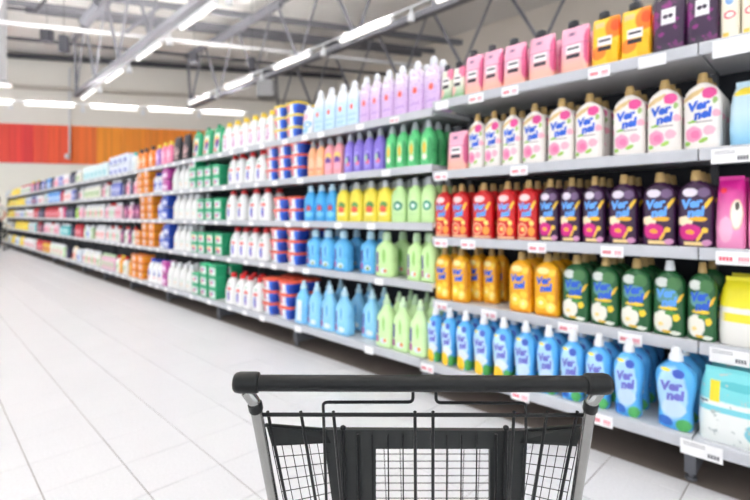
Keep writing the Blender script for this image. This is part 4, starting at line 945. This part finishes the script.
def person():
    base = at_depth(-3.5, HY, 15.55); 
    root_loc = (base.x, base.y, 0)
    # skeleton in local metres: facing -Y, x to its left/right
    V = []; E = []; Rr = []
    def add(p, r, parent=None):
        V.append(p); Rr.append(r)
        if parent is not None: E.append((parent, len(V) - 1))
        return len(V) - 1
    pel = add((0, 0, .95), (.15, .11)); wai = add((0, 0, 1.1), (.135, .1), pel); ch = add((0, 0, 1.3), (.16, .115), wai); sh = add((0, .01, 1.43), (.13, .09), ch)
    nk = add((0, 0, 1.5), (.055, .055), sh); hd = add((0, -.015, 1.58), (.075, .085), nk); h2 = add((0, -.01, 1.66), (.08, .095), hd); h3 = add((0, 0, 1.73), (.05, .06), h2)
    for s in (-1, 1):
        hp = add((s * .095, 0, .88), (.085, .09), pel); kn = add((s * .105, -.02 - .05 * s, .49), (.057, .06), hp); an = add((s * .11, .02 - .08 * s, .09), (.04, .042), kn)
        he = add((s * .11, .03 - .08 * s, .045), (.038, .042), an); to = add((s * .125, -.13 - .08 * s, .035), (.036, .03), he)
        so = add((s * .19, .01, 1.41), (.062, .062), sh); el = add((s * .25, -.04, 1.14), (.043, .043), so); wr = add((s * .22, -.27, .98), (.03, .028), el)
        pm = add((s * .215, -.34, .965), (.036, .02), wr)
        for k, (dx, ln) in enumerate(((-.03, .05), (-.01, .058), (.01, .055), (.03, .045))):
            f1 = add((s * .215 + dx, -.375, .962), (.010, .010), pm); f2 = add((s * .215 + dx, -.375 - ln * .5, .945), (.009, .009), f1); add((s * .215 + dx, -.375 - ln * .4, .918), (.008, .008), f2)
        th = add((s * .215 - s * .035, -.33, .955), (.011, .011), pm); add((s * .215 - s * .045, -.37, .94), (.009, .009), th)
    me = bpy.data.meshes.new('person_body'); me.from_pydata(V, E, [])
    ob = bpy.data.objects.new('person_tmp', me); COL.objects.link(ob)
    sk = ob.modifiers.new('skin', 'SKIN'); ob.modifiers.new('sub', 'SUBSURF').levels = 2
    if not me.skin_vertices: 
        with bpy.context.temp_override(object=ob, active_object=ob): bpy.ops.mesh.customdata_skin_add()
    for i, sv in enumerate(me.skin_vertices[0].data): sv.radius = Rr[i]; sv.use_root = (i == 0)
    dg = bpy.context.evaluated_depsgraph_get(); bm_ = bpy.data.meshes.new_from_object(ob.evaluated_get(dg))
    bpy.data.objects.remove(ob)
    for m in (mat('skin', (222, 170, 146), .6), mat('shirt_white', (232, 230, 228), .8), mat('trousers_dark', (50, 54, 66), .8), mat('shoe_dark', (44, 40, 40), .6)): bm_.materials.append(m)
    for p in bm_.polygons:
        c = p.center; i = 0
        if c.z < .11: i = 3
        elif c.z < 1.0 and not (abs(c.x) > .17 and c.y < -.1): i = 2
        elif c.z < 1.47 and not (abs(c.x) > .19 and (c.z < 1.22 or c.y < -.06)): i = 1
        p.material_index = i; p.use_smooth = True
    o = bpy.data.objects.new('person', bm_); COL.objects.link(o)
    o.location = root_loc
    hair = MB().loft([(1.54, .06, .03, 2, 0, .07), (1.6, .092, .075, 2, 0, .04), (1.68, .098, .09, 2, 0, .022), (1.75, .08, .085, 2, 0, .012), (1.785, .04, .045, 2, 0, .01)], 18)
    mk('hair', hair, mat('hair_dark', (48, 40, 34), .7), o)
    f = MB()
    for s in (-1, 1): f.loft([(1.648, .004, .004, 2, s * .03, -.103), (1.655, .011, .006, 2, s * .03, -.103), (1.662, .004, .004, 2, s * .03, -.103)], 8)
    mk('eyes', f, mat('eye_dark', (50, 40, 36), .3), o)
    mk('nose', MB().loft([(1.605, .012, .010, 2, 0, -.105), (1.615, .014, .016, 2, 0, -.108), (1.65, .006, .006, 2, 0, -.1)], 8), MATS['skin'], o)
    mk('mouth', MB().loft([(1.576, .012, .004, 2, 0, -.096), (1.582, .022, .006, 2, 0, -.096), (1.588, .012, .004, 2, 0, -.096)], 8), mat('lips', (190, 110, 100), .5), o)
    for s in (-1, 1): mk('ear', MB().loft([(1.61, .006, .012, 2, s * .086, .01), (1.635, .010, .02, 2, s * .088, .01), (1.665, .006, .016, 2, s * .088, .012)], 8), MATS['skin'], o)
    return o
pers = person(); pers.rotation_euler = (0, 0, math.radians(-20 - 0))
tag(pers, 'shopper in a white top pushing a cart at the left edge', 'person')
